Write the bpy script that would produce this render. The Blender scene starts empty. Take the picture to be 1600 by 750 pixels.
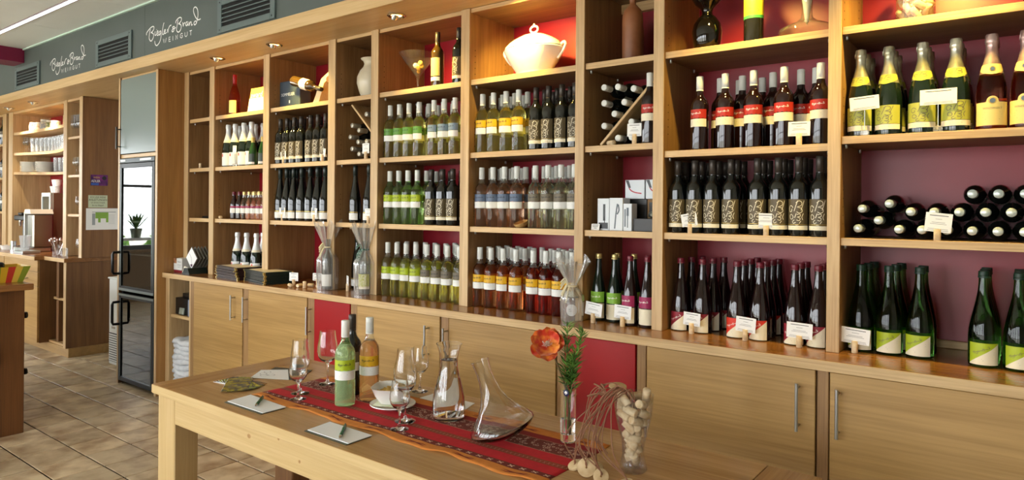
import bpy, bmesh, math, random
from mathutils import Vector, Matrix, Euler
random.seed(7)
S = bpy.context.scene
COL = S.collection
PI = math.pi

# ------------------------------------------------------------------ camera
cam_d = bpy.data.cameras.new('camera'); cam = bpy.data.objects.new('camera', cam_d); COL.objects.link(cam)
YAW, ROLL = math.radians(37.406), math.radians(0.474)
fw = Vector((-math.sin(YAW), math.cos(YAW), 0)); rt = Vector((math.cos(YAW), math.sin(YAW), 0)); up = Vector((0, 0, 1))
r2 = rt*math.cos(ROLL)+up*math.sin(ROLL); u2 = up*math.cos(ROLL)-rt*math.sin(ROLL)
M = Matrix((r2, u2, -fw)).transposed().to_4x4(); M.translation = Vector((0, 0, 1.5))
cam.matrix_world = M
cam_d.sensor_width = 36; cam_d.lens = 1063.04/1600*36; cam_d.shift_y = (324.8-375)/1600; cam_d.clip_start = 0.05
S.camera = cam

# ------------------------------------------------------------------ sky, exposure
S.view_settings.view_transform = 'Standard'; S.view_settings.look = 'None'
S.view_settings.gamma = 1; S.view_settings.use_curve_mapping = False
S.view_settings.exposure = 0.1
W = bpy.data.worlds.new('overcast_sky'); S.world = W; W.use_nodes = True
bg = W.node_tree.nodes['Background']; bg.inputs[0].default_value = (0.93, 0.97, 1.0, 1); bg.inputs[1].default_value = 10.0

sl = bpy.data.lights.new('sun', 'SUN'); sl.energy = 4; sl.angle = .02; sl.color = (1, .95, .86)
sun = bpy.data.objects.new('sun', sl); COL.objects.link(sun); sun.rotation_euler = Vector((.25, .50, -1)).to_track_quat('-Z', 'Y').to_euler()

# ------------------------------------------------------------------ daylight portals in the window openings
WINF = [(-10.2, -8.2), (-7.8, -5.8), (-5.4, -3.4), (-3.0, -1.0), (-0.6, 0.3)]   # openings of the street front
WINL = [(-2.9, -0.9), (-0.4, 1.9)]                                                     # openings of the left wall
def portal(name, loc, rot, sx, sy):
    l = bpy.data.lights.new(name, 'AREA'); l.shape = 'RECTANGLE'; l.size = sx; l.size_y = sy; l.energy = 1
    l.cycles.is_portal = True
    o = bpy.data.objects.new(name, l); COL.objects.link(o); o.location = loc; o.rotation_euler = rot
for a, b in WINF: portal('daylight_portal', ((a+b)/2, -3.45, 1.5), (PI/2, 0, 0), b-a, 2.2)
for a, b in WINL: portal('daylight_portal', (-10.95, (a+b)/2, 1.6), (PI/2, 0, -PI/2), b-a, 1.6)

# ------------------------------------------------------------------ halogen downlights of the soffit
LAMPX = [-9.03, -8.30, -4.678, -3.975, -2.811, -2.06, -0.93, -0.25]
AIM = {-4.678: (-4.58, 2.86, 2.22), -3.975: (-3.86, 2.86, 2.22), -2.811: (-2.72, 2.88, 2.25), -2.06: (-2.09, 2.86, 2.32), -0.93: (-0.93, 2.83, 2.20), -0.25: (-0.30, 2.83, 2.22), -9.03: (-9.0, 2.95, 2.0), -8.30: (-8.3, 2.95, 2.0)}
POW = {-4.678: 64, -3.975: 52, -2.811: 48, -2.06: 84, -0.93: 50, -0.25: 90, -9.03: 50, -8.30: 50}
def spot(x):
    l = bpy.data.lights.new('halogen_light', 'SPOT'); l.color = (1.0, 0.70, 0.15) if x > -6 else (1.0, 0.84, 0.6); l.energy = POW[x]
    l.spot_size = math.radians(95); l.spot_blend = 0.8; l.shadow_soft_size = 0.02
    o = bpy.data.objects.new('halogen_light', l); COL.objects.link(o); o.location = (x, 2.605, 2.535)
    d = Vector(AIM[x])-o.location; o.rotation_euler = d.to_track_quat('-Z', 'Y').to_euler()
for x in LAMPX: spot(x)

# ================================================================== materials
def lin(h):
    v = [int(h[i:i+2], 16)/255 for i in (0, 2, 4)]
    return tuple((c/12.92 if c <= .04045 else ((c+.055)/1.055)**2.4) for c in v)+(1,)
def setin(n, k, v):
    if k in n.inputs: n.inputs[k].default_value = v
MATS = {}
def mat(name, col='808080', rough=.5, metal=0, trans=0, ior=1.45, emit=0, coat=0, spec=.5, alpha=1, sheen=0):
    if name in MATS: return MATS[name]
    m = bpy.data.materials.new(name); m.use_nodes = True
    p = m.node_tree.nodes['Principled BSDF']
    c = lin(col) if isinstance(col, str) else tuple(col)+(1,)
    setin(p, 'Base Color', c); setin(p, 'Roughness', rough); setin(p, 'Metallic', metal)
    setin(p, 'Transmission Weight', trans); setin(p, 'IOR', ior); setin(p, 'Coat Weight', coat); setin(p, 'Coat Roughness', .05)
    setin(p, 'Specular IOR Level', spec); setin(p, 'Alpha', alpha); setin(p, 'Sheen Weight', sheen)
    if emit: setin(p, 'Emission Color', c); setin(p, 'Emission Strength', emit)
    MATS[name] = m; return m
def nodes(m): return m.node_tree.nodes, m.node_tree.links, m.node_tree.nodes['Principled BSDF']
def oak(name, axis, dark, light, rough=.42, scale=1.0, contrast=1.0):
    m = mat(name, light, rough); N, L, p = nodes(m)
    tc = N.new('ShaderNodeTexCoord'); mp = N.new('ShaderNodeMapping'); oi = N.new('ShaderNodeObjectInfo')
    add = N.new('ShaderNodeVectorMath'); add.operation = 'ADD'; ml = N.new('ShaderNodeMath'); ml.operation = 'MULTIPLY'; ml.inputs[1].default_value = 37.0
    L.new(oi.outputs['Random'], ml.inputs[0]); L.new(tc.outputs['Object'], add.inputs[0]); L.new(ml.outputs[0], add.inputs[1])
    sc = [22*scale]*3; sc[axis] = 1.1*scale; mp.inputs['Scale'].default_value = sc
    L.new(add.outputs[0], mp.inputs[0])
    n1 = N.new('ShaderNodeTexNoise'); n1.inputs['Scale'].default_value = 1; n1.inputs['Detail'].default_value = 5; n1.inputs['Distortion'].default_value = .6
    L.new(mp.outputs[0], n1.inputs['Vector'])
    mp2 = N.new('ShaderNodeMapping'); sc = [190*scale]*3; sc[axis] = 5*scale; mp2.inputs['Scale'].default_value = sc
    L.new(add.outputs[0], mp2.inputs[0]); n2 = N.new('ShaderNodeTexNoise'); n2.inputs['Scale'].default_value = 1; n2.inputs['Detail'].default_value = 2
    L.new(mp2.outputs[0], n2.inputs['Vector'])
    mx = N.new('ShaderNodeMath'); mx.operation = 'MULTIPLY_ADD'; mx.inputs[1].default_value = .45; L.new(n2.outputs['Fac'], mx.inputs[0])
    s1 = N.new('ShaderNodeMath'); s1.operation = 'MULTIPLY'; s1.inputs[1].default_value = .62; L.new(n1.outputs['Fac'], s1.inputs[0]); L.new(s1.outputs[0], mx.inputs[2])
    cr = N.new('ShaderNodeValToRGB'); cr.color_ramp.elements[0].position = .5-.18/contrast; cr.color_ramp.elements[1].position = .5+.18/contrast
    cr.color_ramp.elements[0].color = lin(dark); cr.color_ramp.elements[1].color = lin(light)
    L.new(mx.outputs[0], cr.inputs[0]); L.new(cr.outputs[0], p.inputs['Base Color'])
    b = N.new('ShaderNodeBump'); b.inputs['Strength'].default_value = .08; b.inputs['Distance'].default_value = .002; L.new(mx.outputs[0], b.inputs['Height']); L.new(b.outputs[0], p.inputs['Normal'])
    return m
def noisy(name, c1, c2, scale=6, rough=.5, detail=6, bump=0, rnd=0, coat=0, spec=.5, p0=.35, p1=.65):
    m = mat(name, c1, rough, coat=coat, spec=spec); N, L, p = nodes(m)
    tc = N.new('ShaderNodeTexCoord'); n1 = N.new('ShaderNodeTexNoise'); n1.inputs['Scale'].default_value = scale; n1.inputs['Detail'].default_value = detail
    src = tc.outputs['Object']
    oi = N.new('ShaderNodeObjectInfo')
    add = N.new('ShaderNodeVectorMath'); add.operation = 'ADD'; ml = N.new('ShaderNodeMath'); ml.operation = 'MULTIPLY'; ml.inputs[1].default_value = 53.0
    L.new(oi.outputs['Random'], ml.inputs[0]); L.new(src, add.inputs[0]); L.new(ml.outputs[0], add.inputs[1]); L.new(add.outputs[0], n1.inputs['Vector'])
    cr = N.new('ShaderNodeValToRGB'); cr.color_ramp.elements[0].position = p0; cr.color_ramp.elements[1].position = p1
    cr.color_ramp.elements[0].color = lin(c1); cr.color_ramp.elements[1].color = lin(c2); L.new(n1.outputs['Fac'], cr.inputs[0])
    out = cr.outputs[0]
    if rnd:
        hs = N.new('ShaderNodeHueSaturation'); mr = N.new('ShaderNodeMapRange'); mr.inputs[3].default_value = 1-rnd; mr.inputs[4].default_value = 1+rnd
        L.new(oi.outputs['Random'], mr.inputs[0]); L.new(mr.outputs[0], hs.inputs['Value']); L.new(out, hs.inputs['Color']); out = hs.outputs[0]
    L.new(out, p.inputs['Base Color'])
    if bump:
        b = N.new('ShaderNodeBump'); b.inputs['Strength'].default_value = bump; b.inputs['Distance'].default_value = .004; L.new(n1.outputs['Fac'], b.inputs['Height']); L.new(b.outputs[0], p.inputs['Normal'])
    return m

OAKX = oak('oak_grain_lengthwise', 0, 'b08a58', 'd9b885')
OAKZ = oak('oak_grain_upright', 2, 'ad895a', 'd6b788')
OAKY = oak('oak_grain_across', 1, 'a8804f', 'd3ae78')
OAKDOOR = oak('oak_door_veneer', 0, '98733e', 'bd975c', .40, .6, .9)
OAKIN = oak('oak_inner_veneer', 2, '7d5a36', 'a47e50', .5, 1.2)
OAKINX = oak('oak_shelf_veneer_shaded', 0, '6e4f30', '93714a', .45, 1.0)  # darker veneer, with the shade under the shelves also put into its colour
OAKTOP = oak('oak_worktop', 0, '7a4c26', '996a3a', .2)
OAKDK = oak('oak_dark_veneer_and_shade', 2, '68452a', '87603a', .45, .8)
PINE = oak('pine_apron', 0, 'b5965f', 'd0b583', .45, .6, .8)
PINEZ = oak('pine_leg', 2, 'b1925c', 'ccb07e', .45, .6, .8)
TABX = oak('table_top_oak', 0, 'a07645', 'c49a64', .25, .7, .9)
TABY = oak('table_end_oak', 1, '946a3c', 'b98d56', .25, .7, .9)
RED = noisy('red_lacquer_back', '8e1020', '9a1626', 3, .38, 3, spec=.6)
REDD = mat('red_lacquer_door', '9c0306', .4)
FASC = noisy('slate_grey_panel', '505a57', '545e5b', 4, .45, 3)
CEIL = noisy('ceiling_white', 'e4eae8', 'e8eeec', 2, .85, 3)
WALLW = mat('plaster_white', 'd8d6cf', .9)
PURP = mat('burgundy_paint', '7a0f3a', .5)
CHROME = mat('chrome', 'dddddd', .12, 1)
STEEL = mat('brushed_steel', 'b9bbba', .3, 1)
BLACKP = mat('black_plastic', '0a0a0a', .35)
DARKG = mat('dark_gap', '14100c', .8)
WHITE = mat('white_paper', 'eeeeec', .7)
PAPERL = mat('cream_paper', 'efe8d2', .6)
INK = mat('dark_ink', '26262a', .6)
WHITEP = mat('white_plastic', 'e6e8e4', .4)
CORK = noisy('cork', 'd0b288', 'e8d2ae', 60, .8, 4, rnd=.12)
PORC = mat('white_porcelain', 'f1efe8', .12, coat=.6)
GLASS = mat('clear_glass', (.98, .99, .99), .0, trans=1, ior=1.45)
WATER = mat('water', (.985, .99, .99), .0, trans=1, ior=1.33)
THIN = mat('thin_clear_glass', 'ffffff', 0)
def thin(m, tint, white, ior=1.45, rough=0.0):
    N, L, p = nodes(m); out = [n for n in N if n.type == 'OUTPUT_MATERIAL'][0]
    tr = N.new('ShaderNodeBsdfTransparent'); tr.inputs[0].default_value = tint+(1,); gl = N.new('ShaderNodeBsdfGlossy'); gl.inputs['Roughness'].default_value = rough
    lw = N.new('ShaderNodeLayerWeight'); lw.inputs[0].default_value = .5; pw = N.new('ShaderNodeMath'); pw.operation = 'POWER'; pw.inputs[1].default_value = 4; fr = N.new('ShaderNodeMath'); fr.operation = 'MULTIPLY_ADD'; fr.inputs[1].default_value = .9; fr.inputs[2].default_value = .045
    L.new(lw.outputs['Facing'], pw.inputs[0]); L.new(pw.outputs[0], fr.inputs[0]); ms = N.new('ShaderNodeMixShader'); L.new(fr.outputs[0], ms.inputs[0]); L.new(tr.outputs[0], ms.inputs[1]); L.new(gl.outputs[0], ms.inputs[2]); last = ms
    if white:
        df = N.new('ShaderNodeBsdfDiffuse'); df.inputs[0].default_value = (.9, .92, .93, 1); m2 = N.new('ShaderNodeMixShader'); m2.inputs[0].default_value = white; L.new(ms.outputs[0], m2.inputs[1]); L.new(df.outputs[0], m2.inputs[2]); last = m2
    L.new(last.outputs[0], out.inputs[0]); return m
thin(THIN, (.965, .97, .968), .015)
CELLO = mat('clear_cellophane', (.97, .97, .95), .03, trans=1, ior=1.12)

# ================================================================== mesh builder
class MB:
    def __init__(s): s.v = []; s.f = []; s.m = []; s.sm = []
    def add(s, vs, fs, m=0, smooth=False, xf=None):
        o = len(s.v)
        s.v += [tuple(xf @ Vector(p)) if xf else tuple(p) for p in vs]
        for i, f in enumerate(fs):
            s.f.append([k+o for k in f]); s.m.append(m[i] if isinstance(m, list) else m); s.sm.append(smooth)
        return s
    def box(s, x0, x1, y0, y1, z0, z1, m=0, ch=0, xf=None):
        if x0 > x1: x0, x1 = x1, x0
        if y0 > y1: y0, y1 = y1, y0
        if z0 > z1: z0, z1 = z1, z0
        ch = min(ch, (x1-x0)*.45, (y1-y0)*.45, (z1-z0)*.45)
        X, Y, Z = (x0, x1), (y0, y1), (z0, z1)
        if ch <= 0:
            vs = [(X[i], Y[j], Z[k]) for i in (0, 1) for j in (0, 1) for k in (0, 1)]
            fs = [(0, 1, 3, 2), (4, 6, 7, 5), (0, 4, 5, 1), (2, 3, 7, 6), (0, 2, 6, 4), (1, 5, 7, 3)]
            return s.add(vs, fs, m, False, xf)
        vs = []; idx = {}
        for i in (0, 1):
            for j in (0, 1):
                for k in (0, 1):
                    p = (X[i], Y[j], Z[k]); q = (X[i]+(ch if i == 0 else -ch), Y[j]+(ch if j == 0 else -ch), Z[k]+(ch if k == 0 else -ch))
                    for a in range(3):
                        idx[i, j, k, a] = len(vs); vs.append(tuple(p[t] if t == a else q[t] for t in range(3)))
        fs = []
        def key(a, va, b, vb, c, vc, w):
            t = [0, 0, 0]; t[a] = va; t[b] = vb; t[c] = vc; return idx[t[0], t[1], t[2], w]
        for a in range(3):
            b, c = (a+1) % 3, (a+2) % 3
            for va in (0, 1): fs.append([key(a, va, b, p, c, q, a) for p, q in ((0, 0), (1, 0), (1, 1), (0, 1))])
            for vb in (0, 1):
                for vc in (0, 1): fs.append([key(a, 0, b, vb, c, vc, b), key(a, 1, b, vb, c, vc, b), key(a, 1, b, vb, c, vc, c), key(a, 0, b, vb, c, vc, c)])
        for i in (0, 1):
            for j in (0, 1):
                for k in (0, 1): fs.append([idx[i, j, k, 0], idx[i, j, k, 1], idx[i, j, k, 2]])
        return s.add(vs, fs, m, False, xf)
    def lathe(s, prof, n=24, m=0, smooth=True, c=(0, 0, 0), xf=None, closed=False, flat=None):
        rings = []; vs = []; fs = []; ms = []
        for r, z in prof:
            if r <= 1e-6: rings.append([len(vs)]); vs.append((c[0], c[1], c[2]+z))
            else:
                rings.append(list(range(len(vs), len(vs)+n)))
                vs += [(c[0]+r*math.cos(2*PI*i/n), c[1]+r*math.sin(2*PI*i/n), c[2]+z) for i in range(n)]
        ks = list(range(len(rings)-1))
        pairs = [(k, k+1) for k in ks]+([(len(rings)-1, 0)] if closed else [])
        for q, (a, b) in enumerate(pairs):
            A, B = rings[a], rings[b]; mm = m[q] if isinstance(m, list) else m
            for i in range(n):
                j = (i+1) % n
                if len(A) == 1 and len(B) == 1: continue
                if len(A) == 1: fs.append((A[0], B[j], B[i]))
                elif len(B) == 1: fs.append((A[i], A[j], B[0]))
                else: fs.append((A[i], A[j], B[j], B[i]))
                ms.append(mm)
        if not closed:
            if len(rings[0]) > 1: fs.append(rings[0][::-1]); ms.append(m[0] if isinstance(m, list) else m)
            if len(rings[-1]) > 1: fs.append(rings[-1]); ms.append(m[-1] if isinstance(m, list) else m)
        return s.add(vs, fs, ms, smooth, xf)
    def tube(s, pts, r, n=6, m=0, closed=False, smooth=True, xf=None):
        pts = [Vector(p) for p in pts]; vs = []; N = len(pts); prev = None
        for i, p in enumerate(pts):
            a = pts[i-1] if (i > 0 or closed) else p; b = pts[(i+1) % N] if (i < N-1 or closed) else p
            t = (b-a); t = t.normalized() if t.length > 1e-9 else Vector((0, 0, 1))
            if prev is None:
                u = t.orthogonal().normalized()
            else:
                u = prev-t*prev.dot(t); u = u.normalized() if u.length > 1e-6 else t.orthogonal().normalized()
            prev = u; w = t.cross(u); rr = r[i] if isinstance(r, (list, tuple)) else r
            vs += [tuple(p+u*(rr*math.cos(2*PI*k/n))+w*(rr*math.sin(2*PI*k/n))) for k in range(n)]
        fs = []
        for i in range(N if closed else N-1):
            j = (i+1) % N
            for k in range(n):
                l = (k+1) % n; fs.append((i*n+k, i*n+l, j*n+l, j*n+k))
        if not closed: fs.append(tuple(range(n-1, -1, -1))); fs.append(tuple((N-1)*n+k for k in range(n)))
        return s.add(vs, fs, m, smooth, xf)
    def prism(s, poly, z0, z1, m=0, xf=None):
        n = len(poly); vs = [(x, y, z0) for x, y in poly]+[(x, y, z1) for x, y in poly]
        fs = [tuple(range(n-1, -1, -1)), tuple(range(n, 2*n))]+[(i, (i+1) % n, n+(i+1) % n, n+i) for i in range(n)]
        return s.add(vs, fs, m, False, xf)
    def quad(s, a, b, c, d, m=0, smooth=False): return s.add([a, b, c, d], [(0, 1, 2, 3)], m, smooth)
    def grid(s, fn, nu, nv, m=0, smooth=True, xf=None):
        vs = [fn(i/nu, j/nv) for j in range(nv+1) for i in range(nu+1)]
        fs = [(j*(nu+1)+i, j*(nu+1)+i+1, (j+1)*(nu+1)+i+1, (j+1)*(nu+1)+i) for j in range(nv) for i in range(nu)]
        return s.add(vs, fs, m, smooth, xf)
    def patch(s, r, a0, a1, zlo, zhi, m=0, n=10):
        fl = zlo if callable(zlo) else (lambda u: zlo); fh = zhi if callable(zhi) else (lambda u: zhi)
        vs = []; fs = []
        for i in range(n+1):
            a = a0+(a1-a0)*i/n; rr = r(0) if callable(r) else r
            for z in (fl(i/n), fh(i/n)):
                rz = r(z) if callable(r) else r
                vs.append((rz*math.sin(a), -rz*math.cos(a), z))
        for i in range(n): fs.append((2*i, 2*i+2, 2*i+3, 2*i+1))
        return s.add(vs, fs, m, True)
    def strokes(s, strokes, w, place, m=0, sub=2):
        for st in strokes:
            p = smooth2(st, sub); vs = []; n = len(p)
            for i in range(n):
                a = p[max(i-1, 0)]; b = p[min(i+1, n-1)]; dx, dy = b[0]-a[0], b[1]-a[1]; l = math.hypot(dx, dy) or 1
                nx, ny = -dy/l*w, dx/l*w
                vs += [place(p[i][0]+nx, p[i][1]+ny), place(p[i][0]-nx, p[i][1]-ny)]
            s.add(vs, [(2*i, 2*i+1, 2*i+3, 2*i+2) for i in range(n-1)], m, False)
        return s
def smooth2(p, sub):
    if len(p) < 3 or sub < 2: return p
    out = []
    for i in range(len(p)-1):
        a = p[max(i-1, 0)]; b = p[i]; c = p[i+1]; d = p[min(i+2, len(p)-1)]
        for k in range(sub):
            t = k/sub
            out.append(tuple(.5*((2*b[j])+(-a[j]+c[j])*t+(2*a[j]-5*b[j]+4*c[j]-d[j])*t*t+(-a[j]+3*b[j]-3*c[j]+d[j])*t**3) for j in range(len(b))))
    out.append(tuple(p[-1])); return out
def smooth3(p, sub=4): return smooth2([tuple(q) for q in p], sub)

def build(name, mb, mats, parent=None, origin=None, fix=True):
    me = bpy.data.meshes.new(name)
    o = Vector(origin) if origin is not None else Vector((0, 0, 0))
    me.from_pydata([tuple(Vector(v)-o) for v in mb.v], [], mb.f)
    for m in (mats if isinstance(mats, (list, tuple)) else [mats]): me.materials.append(m)
    me.polygons.foreach_set('material_index', mb.m); me.polygons.foreach_set('use_smooth', mb.sm)
    if fix:
        bm = bmesh.new(); bm.from_mesh(me); bmesh.ops.recalc_face_normals(bm, faces=bm.faces); bm.to_mesh(me); bm.free()
    if any(mb.sm): me.set_sharp_from_angle(angle=math.radians(50))
    me.update()
    ob = bpy.data.objects.new(name, me); COL.objects.link(ob)
    if parent is not None: ob.parent = parent
    elif origin is not None: ob.location = o
    return ob
LABELS = set()
def tag(o, label, cat, group=None):
    o['label'] = label; o['category'] = cat
    if group: o['group'] = group
    return o
def thing(name, label, cat, loc=(0, 0, 0), rz=0, group=None):
    o = bpy.data.objects.new(name, None); COL.objects.link(o); o.location = loc; o.rotation_euler = (0, 0, rz); o.empty_display_size = .05
    return tag(o, label, cat, group)
def single(name, mb, mats, label, cat, loc, group=None, rz=0, rot=None, fix=True):
    o = build(name, mb, mats, fix=fix); o.location = loc; o.rotation_euler = rot if rot else (0, 0, rz)
    return tag(o, label, cat, group)
def part(name, mb, mats, parent, world=True, label=None, fix=True):
    o = build(name, mb, mats, parent, origin=(world_loc(parent) if world else None), fix=fix)
    if label: o['label'] = label
    return o
def world_loc(o):
    v = Vector((0, 0, 0))
    while o is not None: v = v+o.location; o = o.parent
    return v
def struct(name, mb, mats, label=None):
    o = build(name, mb, mats); o['kind'] = 'structure'
    if label: o['label'] = label
    return o
def copy_tree(root, loc, rz=0, label=None, group=None, rot=None):
    r = root.copy(); COL.objects.link(r); r.location = loc; r.rotation_euler = rot if rot else (0, 0, rz)
    if label: r['label'] = label
    if group: r['group'] = group
    for ch in KIDS.get(root.name, list(root.children)):
        c = ch.copy(); COL.objects.link(c); c.parent = r
        for g in KIDS.get(ch.name, []):
            d = g.copy(); COL.objects.link(d); d.parent = c
    return r
KIDS = {}
def remember(root):
    KIDS[root.name] = list(root.children)
    for c in root.children: KIDS[c.name] = list(c.children)
    return root
def text_mb(body, size, place, m=0, mb=None, align='LEFT', space=1.0):
    cu = bpy.data.curves.new('lettering', 'FONT'); cu.body = body; cu.size = size; cu.align_x = align; cu.space_character = space; cu.resolution_u = 2
    ob = bpy.data.objects.new('lettering', cu); COL.objects.link(ob)
    bpy.context.view_layer.update()
    me = bpy.data.meshes.new_from_object(ob.evaluated_get(bpy.context.evaluated_depsgraph_get()))
    mb = mb or MB()
    mb.add([place(v.co.x, v.co.y) for v in me.vertices], [tuple(p.vertices) for p in me.polygons], m)
    bpy.data.objects.remove(ob); bpy.data.meshes.remove(me); bpy.data.curves.remove(cu)
    return mb
LOGO = [[(-0.401, 0.058), (-0.406, 0.07), (-0.386, 0.085), (-0.344, 0.103), (-0.308, 0.11), (-0.284, 0.103), (-0.287, 0.087), (-0.307, 0.073), (-0.333, 0.067)], [(-0.339, 0.095), (-0.352, 0.075), (-0.359, 0.052), (-0.362, 0.028)], [(-0.333, 0.067), (-0.302, 0.058), (-0.289, 0.044), (-0.295, 0.023), (-0.322, 0.003), (-0.345, 0.008), (-0.362, 0.028)], [(-0.264, 0.067), (-0.268, 0.05), (-0.263, 0.035), (-0.245, 0.04)], [(-0.242, 0.077), (-0.238, 0.074)], [(-0.242, 0.042), (-0.22, 0.05), (-0.218, 0.062), (-0.233, 0.062), (-0.238, 0.046), (-0.227, 0.03), (-0.205, 0.034)], [(-0.173, 0.055), (-0.192, 0.056), (-0.204, 0.041), (-0.192, 0.028), (-0.175, 0.046)], [(-0.173, 0.055), (-0.17, 0.024), (-0.177, -0.004), (-0.199, -0.03), (-0.237, -0.045), (-0.262, -0.031), (-0.27, -0.006)], [(-0.126, 0.111), (-0.136, 0.095), (-0.146, 0.068), (-0.15, 0.042), (-0.145, 0.025), (-0.125, 0.028)], [(-0.124, 0.039), (-0.105, 0.045), (-0.105, 0.056), (-0.121, 0.052), (-0.124, 0.037), (-0.11, 0.027), (-0.086, 0.033)], [(-0.074, 0.055), (-0.066, 0.028), (-0.06, 0.05), (-0.041, 0.071), (-0.014, 0.075)], [(0.036, 0.053), (0.02, 0.059), (0.004, 0.055), (0.013, 0.043), (-0.004, 0.035), (0.0, 0.024), (0.018, 0.024), (0.028, 0.036), (0.025, 0.043), (0.011, 0.043)], [(0.025, 0.042), (0.051, 0.047)], [(0.051, 0.078), (0.053, 0.091), (0.081, 0.106), (0.113, 0.111), (0.135, 0.101), (0.13, 0.084), (0.114, 0.074), (0.091, 0.068)], [(0.086, 0.096), (0.076, 0.076), (0.07, 0.054), (0.063, 0.034)], [(0.091, 0.068), (0.124, 0.057), (0.132, 0.039), (0.121, 0.018), (0.096, 0.007), (0.073, 0.015), (0.061, 0.033)], [(0.152, 0.07), (0.162, 0.039), (0.167, 0.056), (0.187, 0.062)], [(0.225, 0.06), (0.206, 0.061), (0.196, 0.048), (0.209, 0.035), (0.226, 0.049), (0.228, 0.036), (0.237, 0.037)], [(0.243, 0.059), (0.248, 0.031), (0.256, 0.048), (0.271, 0.054), (0.276, 0.041), (0.279, 0.028), (0.294, 0.032)], [(0.343, 0.047), (0.326, 0.049), (0.312, 0.038), (0.321, 0.024), (0.341, 0.029), (0.347, 0.044)], [(0.345, 0.029), (0.356, 0.05), (0.367, 0.084), (0.36, 0.126), (0.333, 0.148), (0.308, 0.143), (0.307, 0.117), (0.329, 0.083), (0.358, 0.057), (0.382, 0.051), (0.404, 0.054)]]
WEIN = [[(-0.137, -0.008), (-0.124, -0.042), (-0.113, -0.014), (-0.1, -0.042), (-0.088, -0.008)], [(-0.027, -0.01), (-0.05, -0.01), (-0.05, -0.042), (-0.025, -0.042)], [(-0.049, -0.026), (-0.028, -0.026)], [(0.01, -0.009), (0.01, -0.042)], [(0.052, -0.042), (0.052, -0.009), (0.08, -0.042), (0.08, -0.009)], [(0.152, -0.013), (0.136, -0.008), (0.12, -0.016), (0.12, -0.034), (0.136, -0.042), (0.153, -0.036), (0.153, -0.026), (0.138, -0.026)], [(0.186, -0.009), (0.186, -0.033), (0.203, -0.042), (0.22, -0.033), (0.22, -0.009)], [(0.252, -0.009), (0.286, -0.009)], [(0.269, -0.009), (0.269, -0.042)]]

# ================================================================== the room
ZC = 3.055
TILE = [noisy('terracotta_tile', '9c8060', 'd2bf9e', 7, .45, 10, .15, rnd=.16, p0=.32, p1=.62)]
GROUT = mat('dark_grout', '221b14', 1, spec=.05)
# floor: grout bed with tiles laid on it near the camera; farther out the bed's own tile pattern takes over
fm = mat('tile_bed', 'b8a384', .6); N, L, p = nodes(fm)
tc = N.new('ShaderNodeTexCoord'); mp = N.new('ShaderNodeMapping'); mp.inputs['Location'].default_value = (5.007, -1.43, 0)
bt = N.new('ShaderNodeTexBrick'); bt.offset = 0; bt.inputs['Scale'].default_value = 1; bt.inputs['Brick Width'].default_value = .262; bt.inputs['Row Height'].default_value = .257
bt.inputs['Mortar Size'].default_value = .004; bt.inputs['Color1'].default_value = lin('b39c7c'); bt.inputs['Color2'].default_value = lin('c4b293'); bt.inputs['Mortar'].default_value = lin('4b4136')
L.new(tc.outputs['Object'], mp.inputs[0]); L.new(mp.outputs[0], bt.inputs['Vector']); L.new(bt.outputs[0], p.inputs['Base Color'])
TX0, TX1, TY0, TY1 = -5.007-.262*16, -5.007+.262*12, 1.43-.257*3, 1.43+.257*7
b = MB(); b.box(-11, 3, -3.5, 3.3, -.1, -.008, 1)
for x0, x1, y0, y1 in ((-11, TX0, -3.5, 3.3), (TX1, 3, -3.5, 3.3), (TX0, TX1, -3.5, TY0), (TX0, TX1, TY1, 3.3)): b.box(x0, x1, y0, y1, -.008, 0, 0)
floor = struct('floor', b, [fm, GROUT], 'beige terracotta tile floor with dark joints')
tb = MB(); tb.box(-.1268, .1268, -.1238, .1238, -.0078, 0, 0, .002)
first = None
for i in range(28):
    for j in range(10):
        x, y = TX0+.262*(i+.5), TY0+.257*(j+.5)
        if first is None: t = first = build('tile', tb, TILE, floor)
        else: t = first.copy(); COL.objects.link(t)
        t.location = (x, y, random.uniform(-.0006, .0004)); t.rotation_euler = (random.uniform(-.002, .002), random.uniform(-.002, .002), 0)
# ceiling with panels
b = MB(); b.box(-11, 3, -3.5, 3.3, ZC+.012, ZC+.1)
ceil = struct('ceiling', b, mat('ceiling_joint', '8d9492', .9), 'pale ceiling of smooth panels')
rows = [(2.10, 2.44, -6.89), (.85, 2.045, -6.06), (-.4, .84, -6.89), (-1.65, -.41, -6.06), (-3.3, -1.66, -6.89)]
for y0, y1, xs in rows:
    k = math.floor((-11-xs)/1.25)
    while xs+1.25*k < 3:
        x0, x1 = max(-11, xs+1.25*k)+.002, min(3, xs+1.25*(k+1))-.002
        if x1-x0 > .05:
            b = MB(); b.box(x0, x1, y0, y1, ZC, ZC+.012, 0, .0015); build('ceiling_panel', b, CEIL, ceil)
        k += 1
# walls
b = MB(); b.box(-11.2, 3.2, 3.16, 3.36, 0, ZC+.1); struct('wall_back', b, WALLW, 'wall behind the shelves')
b = MB(); b.box(3, 3.2, -3.7, 3.16, 0, ZC+.1); struct('wall_right', b, WALLW, 'white plaster wall on the right')
def pierced(name, ops, lo, hi, z0, z1, axis, c0, c1):
    b = MB()
    def bx(a0, a1, h0, h1):
        if axis == 0: b.box(a0, a1, c0, c1, h0, h1)
        else: b.box(c0, c1, a0, a1, h0, h1)
    bx(lo, hi, 0, z0); bx(lo, hi, z1, ZC+.1); a = lo
    for o0, o1 in ops: bx(a, o0, z0, z1); a = o1
    bx(a, hi, z0, z1)
    return struct(name, b, WALLW, 'white plaster wall with windows')
pierced('wall_front', WINF, -11.2, 3.2, .4, 2.6, 0, -3.7, -3.5)
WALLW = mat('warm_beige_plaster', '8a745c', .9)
pierced('wall_left', WINL, -3.5, 3.16, .8, 2.4, 1, -11.2, -11)
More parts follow.
